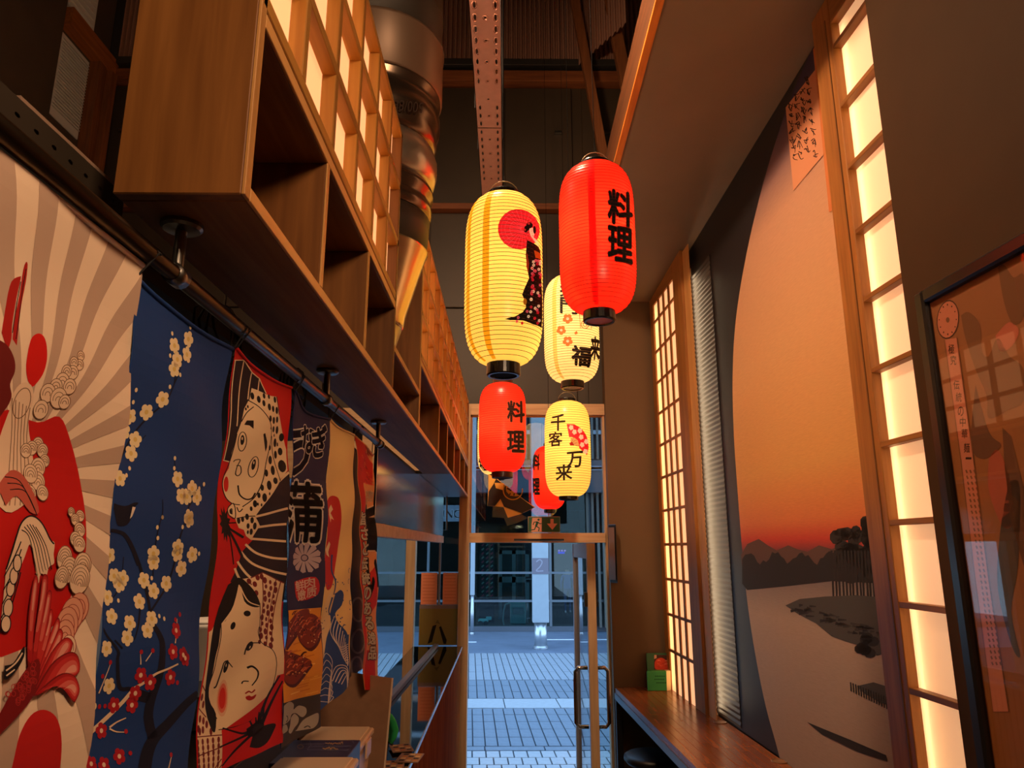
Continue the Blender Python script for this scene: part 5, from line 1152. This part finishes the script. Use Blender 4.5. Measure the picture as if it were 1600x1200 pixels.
# scarf and face
P.poly(CL, [(342, 220), (372, 232), (412, 252), (440, 262), (474, 266), (486, 360), (520, 470), (538, 540), (534, 650), (480, 712), (430, 780), (376, 850), (352, 890), (378, 938), (338, 1012), (312, 992), (300, 960), (276, 950), (262, 900), (234, 880), (232, 850), (256, 822), (226, 790), (212, 740), (214, 690), (238, 640), (244, 560), (262, 460), (284, 396), (300, 330), (322, 290)]); P.layer()
for a in ([(322, 284), (370, 320), (420, 390), (434, 450), (430, 520), (412, 600), (392, 700), (352, 790), (300, 840)], [(438, 470), (450, 560), (486, 705)], [(284, 396), (310, 350), (345, 318)], [(262, 460), (240, 600), (214, 690), (212, 740), (228, 792), (256, 822), (290, 830)], [(256, 822), (232, 850), (236, 884), (262, 900), (268, 850), (262, 820)], [(352, 888), (320, 890), (270, 900)], [(342, 220), (326, 284)], [(486, 360), (474, 266)]): P.line(BK_, a, 4.5)
P.poly(BK_, [(295, 412), (308, 390), (338, 390), (336, 434), (318, 416)]); P.poly(BK_, [(384, 462), (394, 456), (410, 500), (412, 530), (404, 554), (394, 510)])
P.ring(BK_, 288, 500, 19, 50, 4); P.ring(BK_, 350, 632, 21, 54, 4, 8); P.line(BK_, [(258, 606), (266, 596), (288, 596), (278, 630), (274, 668), (286, 678), (298, 660), (292, 628), (274, 626)], 4.5); P.line(BK_, [(287, 728), (292, 775), (315, 800), (340, 796), (356, 768)], 7); P.line(BK_, [(276, 842), (284, 866), (300, 850)], 5); P.line(BK_, [(240, 860), (252, 850), (250, 880)], 5)
P.ell((214, 36, 28), 230, 722, 13, 40); P.layer(); P.ell(BK_, 288, 492, 9, 26); P.ell(BK_, 350, 620, 9, 28, 6); P.ell(BK_, 246, 866, 7, 12); P.layer(); P.ell(CL, 287, 484, 3, 8); P.ell(CL, 350, 610, 3, 8)
for x, y, r_ in ((344, 262, 9), (373, 280, 9), (396, 300, 8), (424, 320, 9), (446, 330, 8), (470, 338, 9), (462, 282, 8), (428, 266, 6), (402, 262, 7), (426, 380, 8), (448, 390, 9), (472, 386, 8), (448, 436, 8), (476, 440, 10), (430, 430, 4), (510, 478, 16), (466, 506, 11), (502, 552, 15), (470, 568, 10), (505, 628, 24), (485, 515, 5), (434, 596, 11), (446, 650, 12), (410, 664, 9), (456, 704, 13), (420, 728, 12), (386, 740, 8), (395, 792, 11), (370, 780, 7), (352, 824, 9), (420, 772, 4), (335, 850, 6), (380, 830, 4), (430, 532, 7), (278, 912, 8), (296, 905, 7), (316, 892, 8), (320, 940, 7), (338, 910, 8), (352, 940, 9), (336, 970, 8), (320, 972, 5), (364, 826, 4), (308, 330, 4), (318, 318, 4), (456, 468, 4)): P.ell(BK_, x, y, r_, r_ * 2.1 if r_ < 13 else r_ * 1.35, n=12)
# black fan
sp_ = []
for k in range(22): a = 2 * PI * k / 22; q = 1 if k % 2 else .62; sp_.append((208 + 32 * q * math.cos(a), 930 + 96 * q * math.sin(a)))
P.poly(BK_, sp_)
for a in ([(225, 950), (300, 1000)], [(225, 960), (300, 1100)], [(225, 970), (255, 1140)], [(225, 925), (265, 922)]): P.line(BK_, a, 12 if a[1][0] > 280 else 6, curve=False)
# lower face
P.L += 2
P.zoom(290, 860, 812 / 230)
P.poly(CL, [(118, 455), (140, 440), (300, 160), (356, 150), (420, 122), (546, 178), (536, 680), (500, 690), (470, 780), (205, 1000), (205, 1200), (20, 1240), (60, 1080), (90, 740)]); P.layer()
MR = (120, 30, 30)
for a in ([(356, 152), (420, 122), (546, 180)], [(416, 126), (404, 500)], [(500, 160), (440, 520)], [(528, 170), (468, 540)], [(60, 1030), (205, 1018)], [(45, 1140), (200, 1085)], [(90, 740), (120, 780)], [(80, 870), (130, 920)], [(130, 1240), (200, 1150)], [(160, 1240), (205, 1180)], [(342, 160), (356, 190)]): P.line(MR, a, 6, curve=False)
for i in range(11):
    for j in range(3):
        x, y = 428 + j * 34 - i * 3 + (i % 2) * 8, 165 + i * 34 + j * 10
        if x < 540: P.ell(MR, x, y, (13, 9, 11)[(i + j) % 3], (18, 12, 14)[(i + j) % 3], n=12)
for x, y in ((372, 186), (390, 150), (374, 235), (346, 170), (412, 145)): P.ell(MR, x, y, 11, 16, n=12)
for i in range(7):
    for j in range(5):
        x, y = 66 + j * 30 - i * 2, 1060 + i * 34 - j * 4
        if 40 < x < 200: P.ell(MR, x, y, 7, 18, 6, n=10)
for x, y in ((98, 810), (110, 850), (90, 930), (112, 940), (78, 985), (105, 990), (130, 960), (150, 1000), (85, 1000)): P.ell(MR, x, y, 8, 22, 6, n=10)
P.layer()
HR = (20, 14, 16)
P.poly(HR, smooth_line([(296, 150), (320, 160), (360, 215), (390, 290), (385, 312), (345, 310), (312, 280), (300, 190), (262, 300), (215, 390), (192, 408), (176, 520), (160, 590), (150, 700), (140, 760), (150, 830), (185, 900), (172, 1000), (150, 975), (118, 820), (118, 640), (140, 470), (180, 330), (240, 190)], 3)); P.layer()
for a in ([(298, 190), (262, 310), (200, 402)], [(302, 200), (330, 280), (388, 306)]): P.line(CL, a, 6)
for a in ([(192, 392), (188, 480), (168, 590), (160, 660), (136, 770), (160, 860), (188, 930)], [(390, 290), (396, 400), (404, 500), (470, 545), (492, 600), (488, 680), (470, 760), (420, 860), (350, 940), (260, 975), (190, 990)], [(404, 500), (388, 450), (394, 420)]): P.line(HR, a, 4.5)
P.ell(HR, 320, 348, 17, 16, -10); P.ell(HR, 250, 416, 11, 22, 18)
P.line(HR, [(318, 575), (326, 535), (350, 512), (402, 510)], 7, 5); P.ell(HR, 342, 528, 16, 28, 28); P.line(HR, [(170, 758), (186, 745), (206, 660), (214, 620), (232, 612), (264, 645)], 9, 5); P.ell(HR, 228, 640, 12, 36, 8); P.line(HR, [(332, 648), (356, 640), (380, 668), (374, 706), (348, 746)], 12, 5); P.line(HR, [(306, 736), (314, 722), (336, 722)], 6); P.layer()
P.ell(CL, 344, 534, 3, 8, 20); P.ell(CL, 228, 634, 2.5, 9)
P.line((160, 30, 30), [(318, 790), (334, 778), (346, 784), (362, 768)], 7); P.poly((170, 26, 28), [(318, 808), (334, 800), (346, 806), (368, 794), (360, 816), (338, 828), (322, 822)], True)
for f, c in ((1.25, (232, 176, 140)), (1.0, (224, 110, 84)), (.72, (212, 44, 34))): P.ell(c, 219, 815, 22 * f, 82 * f, 4); P.layer()
P.poly((206, 22, 22), [(205, 990), (260, 978), (350, 942), (420, 862), (470, 770), (500, 690), (545, 690), (545, 1100), (200, 1260)]); P.layer()
FN = (24, 12, 16)
P.poly(FN, smooth_line([(355, 1085), (400, 1090), (450, 1060), (485, 1000), (498, 955), (440, 965), (400, 990), (370, 1030)], 3)); P.poly(FN, [(330, 985), (352, 970), (380, 950), (420, 930), (438, 960), (420, 1000), (380, 1030), (345, 1025)])
for a in ([(365, 985), (310, 1010), (210, 980)], [(370, 1000), (290, 1040), (190, 1085)], [(370, 1010), (280, 1100), (205, 1190)], [(400, 960), (440, 820), (515, 690)], [(420, 960), (470, 850), (532, 720)], [(372, 980), (345, 940)], [(390, 960), (380, 920)], [(402, 950), (398, 890)], [(430, 940), (430, 860)]): P.line(FN, a, 26 if a[1][0] in (440, 470) else 17, 8)
P.build('printed_faces', o)
# ---------------------------------------------------------------- 4 navy eel banner
o, P = banner('navy banner with white outlined lettering above a photo of grilled eel', (38, 34, 74), ((458, 611), (515, 655), (498, 1136), (438, 1170)), top=((478, 640), (498, 651)), seed=12)
WO = (226, 214, 200)
for ch_, x, y, w_, h_ in (('う', 463, 706, 38, 66), ('な', 482, 686, 21, 42), ('ぎ', 498, 690, 20, 46)):
    P.text(WO, ch_, x, y, w_, h_, .065, 0, -.25); P.layer(); P.text((30, 26, 52), ch_, x, y, w_, h_, .035, 0, -.25); P.layer()
P.text(WO, '蒲', 471, 800, 56, 92, .06, 0, .05); P.layer(); P.text((16, 12, 14), '蒲', 471, 800, 56, 92, .022, 0, .05); P.layer()
P.zoom(420, 600, 2.4)
for k in range(12):
    a = 2 * PI * k / 12 + .15; c, s_ = math.cos(a), math.sin(a)
    P.poly((186, 164, 170), [(142 + 12 * c - 4 * s_ * .8, 652 + 13 * s_ + 4 * c), (142 + 46 * c - 11 * s_ * .8, 652 + 52 * s_ + 12 * c), (142 + 52 * c, 652 + 58 * s_), (142 + 46 * c + 11 * s_ * .8, 652 + 52 * s_ - 12 * c), (142 + 12 * c + 4 * s_ * .8, 652 + 13 * s_ - 4 * c)])
P.ell((170, 148, 156), 142, 652, 9, 10)
P.poly((190, 30, 36), [(99, 742), (172, 724), (178, 790), (104, 812)], True); P.layer()
for ch_, x, y in (('鲜', 118, 756), ('肉', 152, 746), ('嫩', 122, 792), ('质', 157, 780)): P.text((244, 214, 196), ch_, x, y, 32, 38, .02, 0, -.22)
P.layer()
P.poly((232, 150, 40), [(50, 850), (196, 838), (190, 1160), (44, 1198)]); P.layer(); rr = random.Random(6)
for i in range(40): y = rr.uniform(860, 1170); x = rr.uniform(56, 150); P.line(((244, 176, 60), (214, 122, 26), (250, 196, 90))[i % 3], [(x, y), (x + 40, y - 12)], 4, curve=False)
P.layer()
EEL, EEL2, EEL3 = (128, 44, 24), (84, 24, 16), (186, 78, 40)
for q in ([(56, 900), (96, 858), (150, 844), (140, 890), (84, 960), (56, 985)], [(104, 925), (150, 862), (192, 884), (192, 935), (150, 990), (120, 965)], [(54, 1000), (90, 1008), (146, 1035), (140, 1062), (96, 1124), (54, 1105)]):
    P.poly(EEL2, [(x + 3, y + 12) for x, y in q], True); P.L += 1; P.poly(EEL, q, True); P.L += 1
    cx_, cy_ = sum(p[0] for p in q) / len(q), sum(p[1] for p in q) / len(q)
    for i in range(26):
        x, y = cx_ + rr.uniform(-34, 34), cy_ + rr.uniform(-42, 42); P.line((EEL3, EEL2, (214, 110, 60))[i % 3], [(x, y), (x + 9, y - 12), (x + 18, y - 14)], 5, 2)
    P.L += 1
    for i in range(22): x, y = cx_ + rr.uniform(-36, 36), cy_ + rr.uniform(-44, 44); P.ell((40, 20, 14) if i % 2 else (230, 180, 110), x, y, 2.2, 2.6, n=6)
    P.L += 1
P.poly((62, 52, 46), [(44, 1200), (190, 1160), (190, 1300), (30, 1400)]); P.layer()
P.zoom(420, 1080, 1600 / 240); GC = (170, 160, 146)
for q in ([(130, 160), (180, 120), (230, 112), (275, 140), (280, 190), (330, 150), (390, 170), (395, 230), (360, 270), (310, 230), (260, 240), (235, 300), (180, 335), (130, 340)], [(250, 280), (290, 235), (330, 270), (325, 330), (290, 380), (250, 440), (225, 420), (245, 350)], [(310, 400), (360, 310), (420, 260), (498, 228), (494, 320), (450, 380), (400, 395), (300, 415)], [(130, 360), (190, 350), (215, 400), (180, 430), (130, 440)]): P.poly(GC, q, True)
P.layer(); P.line((50, 40, 36), [(176, 256), (200, 270), (205, 300), (180, 320)], 10); P.line((50, 40, 36), [(370, 380), (400, 362), (420, 380)], 10)
P.build('printed_design', o)
# ---------------------------------------------------------------- 5 cream banner with sun and waves
WV = (240, 200, 130)
o, P = banner('cream banner with a red sun disc and dark blue breaking waves', WV, ((515, 655), (554, 680), (546, 1072), (497, 1112)), top=((530, 668),), seed=15)
P.zoom(420, 600, 2.4)
P.poly((196, 34, 34), [(205, 740), (208, 640), (212, 500), (218, 450), (235, 424), (255, 420), (268, 440), (270, 520), (262, 620), (246, 700), (232, 760), (214, 772)], True); P.layer()
for q in ([(226, 470), (240, 452), (246, 470), (234, 484), (246, 510), (234, 504), (230, 520), (224, 490)], [(208, 620), (222, 590), (230, 600), (222, 630), (228, 650), (214, 640)]): P.poly((240, 210, 160), q)
SE, SE2 = (36, 70, 134), (22, 44, 96)
P.poly(SE, smooth_line([(184, 1200), (186, 1060), (196, 960), (222, 940), (240, 820), (246, 790), (262, 772), (276, 790), (270, 830), (252, 860), (262, 900), (290, 940), (300, 960), (300, 1200), (280, 1300), (184, 1300)], 3)); P.layer()
P.poly((236, 204, 150), smooth_line([(196, 960), (206, 830), (236, 770), (232, 840), (240, 900), (224, 950), (210, 1000), (198, 1030)], 3)); P.layer()
for q in ([(240, 640), (236, 700), (246, 740), (240, 790)], [(244, 790), (262, 780), (272, 800)], [(236, 800), (228, 850), (240, 870)]): P.line(SE, q, 7, 3)
for k in range(9): P.line((230, 214, 200), [(250 + k * 5, 870 + k * 14), (238 + k * 7, 930 + k * 12), (262 + k * 4, 985 + k * 9), (298, 975 + k * 8)], 2.2)
for k in range(8): P.line((230, 214, 200), [(188, 1050 + k * 20), (214, 1010 + k * 26), (240, 1040 + k * 22), (236, 1100 + k * 14), (222, 1200)], 2.4, 1.4)
for k in range(5): P.line((230, 214, 200), [(236 + k * 8, 1110 + k * 4), (256 + k * 8, 1060 + k * 8), (290, 1060 + k * 12), (298, 1110 + k * 12)], 2.4)
for i in range(26): P.ell(SE, rr.uniform(204, 300), rr.uniform(720, 920), 1.8, 3, n=6)
for x, y in ((300, 700), (302, 740), (304, 820), (276, 912)): P.ring(SE, x, y, 6, 9, 2, 0, 10, 100, 300)
P.build('printed_waves', o)
# ---------------------------------------------------------------- 6 grey one behind
o, P = banner('dull grey patterned banner glimpsed behind the wave banner', (96, 74, 66), ((540, 690), (576, 716), (576, 1040), (536, 1064)), X=-.43, seed=17, cords=False)
P.zoom(420, 600, 2.4)
for q in ([(322, 800), (345, 790), (350, 850), (335, 890), (310, 900)], [(318, 930), (340, 925), (352, 960), (340, 1010), (318, 1000)], [(316, 1040), (335, 1050), (350, 1080), (330, 1100)]): P.ring((150, 126, 112), sum(p[0] for p in q) / len(q), sum(p[1] for p in q) / len(q), 20, 44, 7)
P.build('printed_design', o)
# ---------------------------------------------------------------- 7 red and orange lettered banner at the end of the rod
o, P = banner('narrow red and orange banner with white outlined lettering at the end of the rod', (232, 150, 90), ((556, 681), (583, 712), (592, 1077), (571, 1078)), seed=19, amp=.003)
P.poly((206, 34, 26), [(556, 681), (572, 700), (566, 760), (570, 830), (566, 900), (574, 960), (571, 1010), (571, 1080), (560, 1080), (555, 700)]); P.poly((206, 34, 26), [(572, 905), (584, 885), (588, 945), (577, 965)]); P.poly((200, 30, 24), [(572, 1016), (584, 1016), (585, 1078), (571, 1078)]); P.layer()
P.zoom(420, 600, 2.4)
P.poly((214, 30, 26), [(336, 240), (370, 260), (392, 300), (388, 380), (352, 370), (340, 300)])
for i in range(16): x, y = rr.uniform(340, 384), rr.uniform(250, 370); P.line(((240, 120, 60), (160, 20, 16))[i % 2], [(x, y), (x + 8, y + 14)], 4, curve=False)
P.layer(); P.text((246, 214, 180), '名物', 374, 420, 36, 44, .03)
P.layer(); P.text((240, 200, 150), '旨', 384, 540, 40, 160, .09); P.layer(); P.text((18, 12, 10), '旨', 384, 540, 40, 160, .06)
P.text((18, 12, 10), 'い', 388, 720, 30, 120, .06); P.layer()
for i, ch_ in enumerate('旨さと伝統のある逸品'):
    x, y = 352 + i * 3.6, 505 + i * 56; P.text((60, 16, 12), ch_, x, y, 26, 48, .075); P.layer(); P.text((252, 236, 212), ch_, x, y, 24, 46, .035); P.layer()
P.build('printed_lettering', o)
# ================================================================== serving side on the left: hood panel, counter, tubs
HX = -.43; z_h = onX(640, 838, HX).z
hd = thing('hood_panel', 'polished stainless panel under the shelf, past the end of the banners', 'panel', (HX, 3.6, z_h))
MIR = mat('hood_steel', (150, 140, 132), .13, metal=1, noise=.1, nscale=3)
for y0, y1 in ((2.38, 3.55), (3.553, 4.55), (4.553, 4.98)): bx('sheet', MIR, hd, HX - .012, HX, y0, y1, z_h + .03, ZB - .002, bevel=.001)
bx('lower_rail', FRAMEX, hd, HX - .03, HX + .006, 2.38, 4.98, z_h - .015, z_h + .029)
cz = onY(660, 1008, YF).z; X0c, X1c = onZ(641, 1014, cz).x, -.300
sc_ = thing('serving_counter', 'kitchen serving counter with dark mirror glass top and upright wooden slats in front', 'counter', (-.48, 3.4, 0))
TOP = mat('counter_glass', (104, 92, 76), .03, metal=1.)
bx('glass_top', TOP, sc_, X0c, X1c, 1.15, YF - .07, cz - .012, cz, bevel=.001)
bx('top_edge', mat('edge_bright', (190, 196, 206), .25, metal=.6), sc_, X1c, X1c + .004, 1.15, YF - .07, cz - .013, cz + .001, bevel=0)
bx('carcass', BLACK, sc_, X0c, X1c - .03, 1.15, YF - .08, 0, cz - .03, bevel=0)
SLW = wood('slat_front', (150, 78, 28), (112, 54, 16), 'z', rough=.95, spec=.02)
y = 1.18
while y < YF - .12:
    bx('slat', SLW, sc_, X1c - .028, X1c - .006, y, y + .032, .05, cz - .013, bevel=.002); y += .042
a, b = onZ(683, 1005, cz + .02), onZ(605, 1095, cz + .02)
rl = thing('guard_rail', 'slim metal bar lying along the serving counter glass', 'rail', (a.x, 4.2, cz))
ym = YF - .10; xa = a.x + (b.x - a.x) * (ym - a.y) / (b.y - a.y)
MB().beam((xa, ym, cz + .012), (b.x - .02, 2.75, cz + .012), .03, .022).build('bar', mat('rail_bronze', (150, 126, 104), .35, metal=.7), rl, bevel=.002)
for k in (.05, .5, .93):
    p = Vector((xa, ym, cz)).lerp(Vector((b.x - .02, 2.75, cz)), k); bx('foot', ALU, rl, p.x - .012, p.x + .012, p.y - .015, p.y + .015, cz + .0005, cz + .004)
# papers on the window left of the door
NOT = mat('notice_salmon', (226, 140, 100), .7)
for i, (u0, u1) in enumerate(((658.5, 682.5), (692.5, 715))):
    a, c = onY(u0, 895, YF - .004), onY(u1, 944.5, YF - .004)
    t = thing('window_notice', ('salmon coloured notice on the window, farther from the door', 'salmon coloured notice on the window right beside the door post')[i], 'notice', (a.x, YF - .004, c.z))
    bx('sheet', NOT, t, a.x, c.x, YF - .006, YF - .001, c.z, a.z, bevel=0)
    P = plate_print(YF - .006); [P.line((200, 112, 78), [(u0 + 2, 899 + k * 5), (u1 - 3, 899 + k * 5)], .9, curve=False) for k in range(9)]; P.build('printed_lines', t)
a, c = onY(655.5, 951, YF - .004), onY(714, 1006, YF - .004)
t = thing('window_film', 'olive yellow film on the lower window with a black chevron', 'film', (a.x, YF - .004, c.z))
bx('sheet', mat('film_olive', (120, 104, 40), .5), t, a.x, c.x, YF - .006, YF - .001, cz, a.z, bevel=0)
bx('top_strip', mat('film_grey', (120, 104, 100), .5), t, a.x, c.x, YF - .007, YF - .001, a.z, a.z + .025, bevel=0)
P = plate_print(YF - .006); P.poly((18, 16, 12), [(676, 978), (682, 976), (675, 1003), (668, 1006)]); P.poly((18, 16, 12), [(686, 980), (689, 978), (698, 1000), (697, 1006), (693, 1006)]); P.poly((96, 88, 50), [(680, 974), (684, 968), (688, 976), (684, 974)]); P.build('chevron', t)
# cardboard sheet behind the tubs
yk = 2.12; q = [onY(*k, yk) for k in ((470, 1040), (612, 1060), (598, 1176), (470, 1176))]
cb_ = thing('cardboard_sheet', 'tan cardboard sheet standing on the serving counter below the wave banner', 'board', (q[3].x, yk, cz))
q[2].z = q[3].z = cz + .001
MB().prism(q, (0, .006, 0)).build('sheet', mat('cardboard', (150, 108, 78), .8, noise=.08, nscale=30), cb_)
MB().prism([q[1] + Vector((0, -.0008, 0)), q[1] + Vector((.004, -.0008, 0)), q[2] + Vector((.004, -.0008, 0)), q[2] + Vector((0, -.0008, 0))], (0, .008, 0)).build('cut_edge', mat('cardboard_edge', (220, 190, 156), .8), cb_)
def tub(name, lab, x0, x1, y0, y1, z1, z0=None):
    z0 = cz + .001 if z0 is None else z0
    t = thing(name, lab, 'tub', ((x0 + x1) / 2, (y0 + y1) / 2, z0)); m = mat('tub_cream', (222, 184, 148), .35, spec=.5); e = .012
    MB().hexa([(x0 + e, y0 + e, z0), (x1 - e, y0 + e, z0), (x1 - e, y1 - e, z0), (x0 + e, y1 - e, z0), (x0, y0, z1 - .02), (x1, y0, z1 - .02), (x1, y1, z1 - .02), (x0, y1, z1 - .02)]).build('body', m, t, bevel=.006)
    MB().box(x0 - .006, x1 + .006, y0 - .006, y1 + .006, z1 - .02, z1 - .004).build('rim', m, t, bevel=.004)
    MB().box(x0 + .004, x1 - .004, y0 + .004, y1 - .004, z1 - .004, z1).build('lid', mat('tub_lid', (230, 196, 160), .4), t, bevel=.002)
    bx('clip', m, t, x1 + .006, x1 + .011, (y0 + y1) / 2 - .03, (y0 + y1) / 2 + .03, z1 - .05, z1 - .012)
    return t
pA0, pA1 = onY(490, 1136, 2.04), onY(580, 1136, 2.04)
tub('storage_tub', 'cream lidded plastic tub right in front of the cardboard sheet', pA0.x, pA1.x, 1.87, 2.05, pA0.z)
pB0, pB1 = onY(440, 1182, 1.62), onY(556, 1182, 1.62)
tub('storage_tub', 'cream plastic tub at the lower picture edge in front of the blue carton', pB0.x, pB1.x, 1.42, 1.62, pB0.z)
pc0, pc1 = onY(458, 1158, 1.84), onY(562, 1158, 1.84)
bc = thing('blue_carton', 'dark blue printed carton between the two cream tubs', 'carton', ((pc0.x + pc1.x) / 2, 1.75, cz))
bx('box', mat('carton_blue', (38, 44, 92), .35), bc, pc0.x, pc1.x, 1.66, 1.85, cz + .001, pc0.z)
P = Print(lambda u, v: (onZ(u, v, pc0.z).x, onZ(u, v, pc0.z).y), lambda x, y_, d: (x, y_, pc0.z + d), None, 1e-4, 4e-4)
P.zoom(420, 1080, 1600 / 240); GD = (206, 160, 110); rr = random.Random(3)
for y_, x0, x1 in ((543, 590, 770), (594, 560, 720)):
    for k in range(9): xx = x0 + (x1 - x0) * k / 9; P.line(GD, [(xx, y_ + rr.uniform(-10, 10)), (xx + 14, y_ + rr.uniform(-14, 14)), (xx + 20, y_ + rr.uniform(-10, 12))], 8, 4)
for a in ([(330, 550), (560, 550), (600, 545)], [(440, 575), (860, 575), (820, 615), (400, 612)], [(870, 515), (886, 545)], [(420, 500), (440, 560), (400, 610)], [(340, 525), (335, 545)]): P.line((150, 150, 180), a, 3, curve=False)
P.ring((176, 140, 120), 330, 580, 30, 20, 5)
P.build('printed_label', bc)
rr = random.Random(8)
for i, (u, v, w, d, an) in enumerate(((614, 1196, .07, .10, .1), (640, 1186, .075, .10, -.1), (627, 1172, .07, .09, .3))):
    p = onZ(u, v, cz + .002); z = cz + .001 + i * .003
    t = thing('menu_card', ('brown menu card on the counter glass beside the tubs', 'brown menu card on the counter glass at the bright edge', 'brown menu card on the counter glass, farthest of the three')[i], 'card', (p.x, p.y, z))
    c, s_ = math.cos(an), math.sin(an); X_ = lambda x, y_: (p.x + x * c - y_ * s_, p.y + x * s_ + y_ * c)
    MB().prism([(*X_(-w / 2, -d / 2), z), (*X_(w / 2, -d / 2), z), (*X_(w / 2, d / 2), z), (*X_(-w / 2, d / 2), z)], (0, 0, .0024)).build('card', mat('card_brown', (120, 84, 52), .5), t)
    P = Print(lambda x, y_: X_(x, y_), lambda x, y_, dd: (x, y_, z + .0024 + dd), None, 1e-4, 3e-4)
    for k in range(3):
        for j in range(4):
            x, y_ = -w * .36 + k * w * .28, -d * .4 + j * d * .22; P.poly(((170, 110, 60), (60, 44, 34), (196, 160, 110))[(k + j + i) % 3], [(x, y_), (x + w * .22, y_), (x + w * .22, y_ + d * .17), (x, y_ + d * .17)])
    P.build('printed_pictures', t)
gs = thing('green_sleeve', 'curved green plastic sleeve standing beside the cardboard sheet', 'sleeve', (-.34, 2.3, cz))
m = MB(); vs = []
ou = [onY(u, v, 2.26) for u, v in ((606, 1112), (613, 1116), (619, 1126), (623, 1140), (620, 1152), (613, 1163))]; inn = [onY(u, v, 2.30) for u, v in ((598, 1120), (601, 1124), (606, 1132), (609, 1142), (609, 1151), (606, 1158))]
for p, q in zip(ou, inn): vs += [p, q]
m.add(vs, [(2 * i, 2 * i + 2, 2 * i + 3, 2 * i + 1) for i in range(len(ou) - 1)]); so_ = m.build('curved_sheet', mat('sleeve_green', (50, 170, 90), .35), gs, smooth=True); md = so_.modifiers.new('thickness', 'SOLIDIFY'); md.thickness = .004
MB().tube([ou[-1], inn[-1], (inn[-1].x - .012, 2.31, cz + .004)], .004, 6).build('prop', CHROME, gs)
bx('foot', BLACK, gs, inn[-1].x - .04, inn[-1].x + .02, 2.27, 2.35, cz + .0005, cz + .005)
# black cables looped over the rod
for i, y_ in enumerate((.99, 1.36)):
    t = thing('cable_loop', ('loop of black cable behind the rod, between the blue and red banners', 'loop of black cable behind the rod above the navy eel banner')[i], 'cable', (-.41, y_, 2.25))
    for k in range(4):
        rr2 = random.Random(k + 9 * i); q = [(-.405 - .004 * k, y_ + (.05 + .012 * k) * math.cos(a_) + rr2.uniform(-.006, .006), 2.262 - .006 * k + (.03 + .005 * k) * math.sin(a_)) for a_ in (2 * PI * j / 14 for j in range(14))]
        MB().tube(q, .0022, 5, closed=True).build('strand', BLACK, t, smooth=True)
# dark kitchen behind the banners
kx0, kx1 = -1.5, -.70; kz = onX(318, 1128, -.86).z
ku = thing('kitchen_unit', 'stainless kitchen unit standing in the dark behind the banners', 'cabinet', (-1.1, 1.6, 0))
bx('body', mat('unit_steel', (96, 92, 86), .35, metal=.8), ku, kx0, kx1, .7, 3.6, 0, kz - .03); bx('worktop', STEEL, ku, kx0, kx1 + .02, .68, 3.62, kz - .03, kz)
for k in range(4): bx('door', mat('unit_door', (84, 80, 76), .35, metal=.8), ku, kx1, kx1 + .012, .74 + k * .62, 1.32 + k * .62, .1, kz - .06)
pp = onX(316, 1100, -.86); pt = thing('cooking_pot', 'wide stainless cooking pot glimpsed between the blue and red banners', 'pot', (-.88, pp.y, kz))
MB().lathe([(.0, .0), (.115, .001), (.125, .01), (.128, .085), (.134, .088), (.134, .092), (.124, .092), (.121, .014), (.0, .012)], (-.88, pp.y, kz), 36, cap=False).build('body', STEEL, pt, smooth=True)
for s_ in (-1, 1): MB().tube([(-.88 - .02, pp.y + s_ * .126, kz + .06), (-.88 - .02, pp.y + s_ * .155, kz + .065), (-.88 + .02, pp.y + s_ * .155, kz + .065), (-.88 + .02, pp.y + s_ * .126, kz + .06)], .005, 8).build('handle', STEEL, pt, smooth=True)
pw_ = onX(322, 1040, -1.12); wt_ = thing('white_tub', 'white tub behind the pot between the blue and red banners', 'tub', (-1.12, pw_.y, kz))
MB().lathe([(.0, 0), (.085, 0), (.095, .01), (.105, .19), (.112, .195), (.112, .21), (.0, .21)], (-1.12, pw_.y, kz), 32, cap=False).build('body', mat('tub_white', (206, 200, 190), .5), wt_, smooth=True)
MB().lathe([(.0, .211), (.10, .211), (.106, .216), (.09, .222), (.0, .222)], (-1.12, pw_.y, kz), 32, cap=False).build('lid', mat('tub_white_lid', (220, 214, 204), .5), wt_, smooth=True)
wb_ = MB().box(-1.62, -1.56, .4, 3.0, 0, 2.3).build('wall_kitchen_back', mat('kitchen_tile', (96, 104, 104), .35)); wb_['kind'] = 'structure'
lamp('kitchen_lamp', 'AREA', (-1.1, 1.9, 2.28), .8, (1, .8, .6), .3)
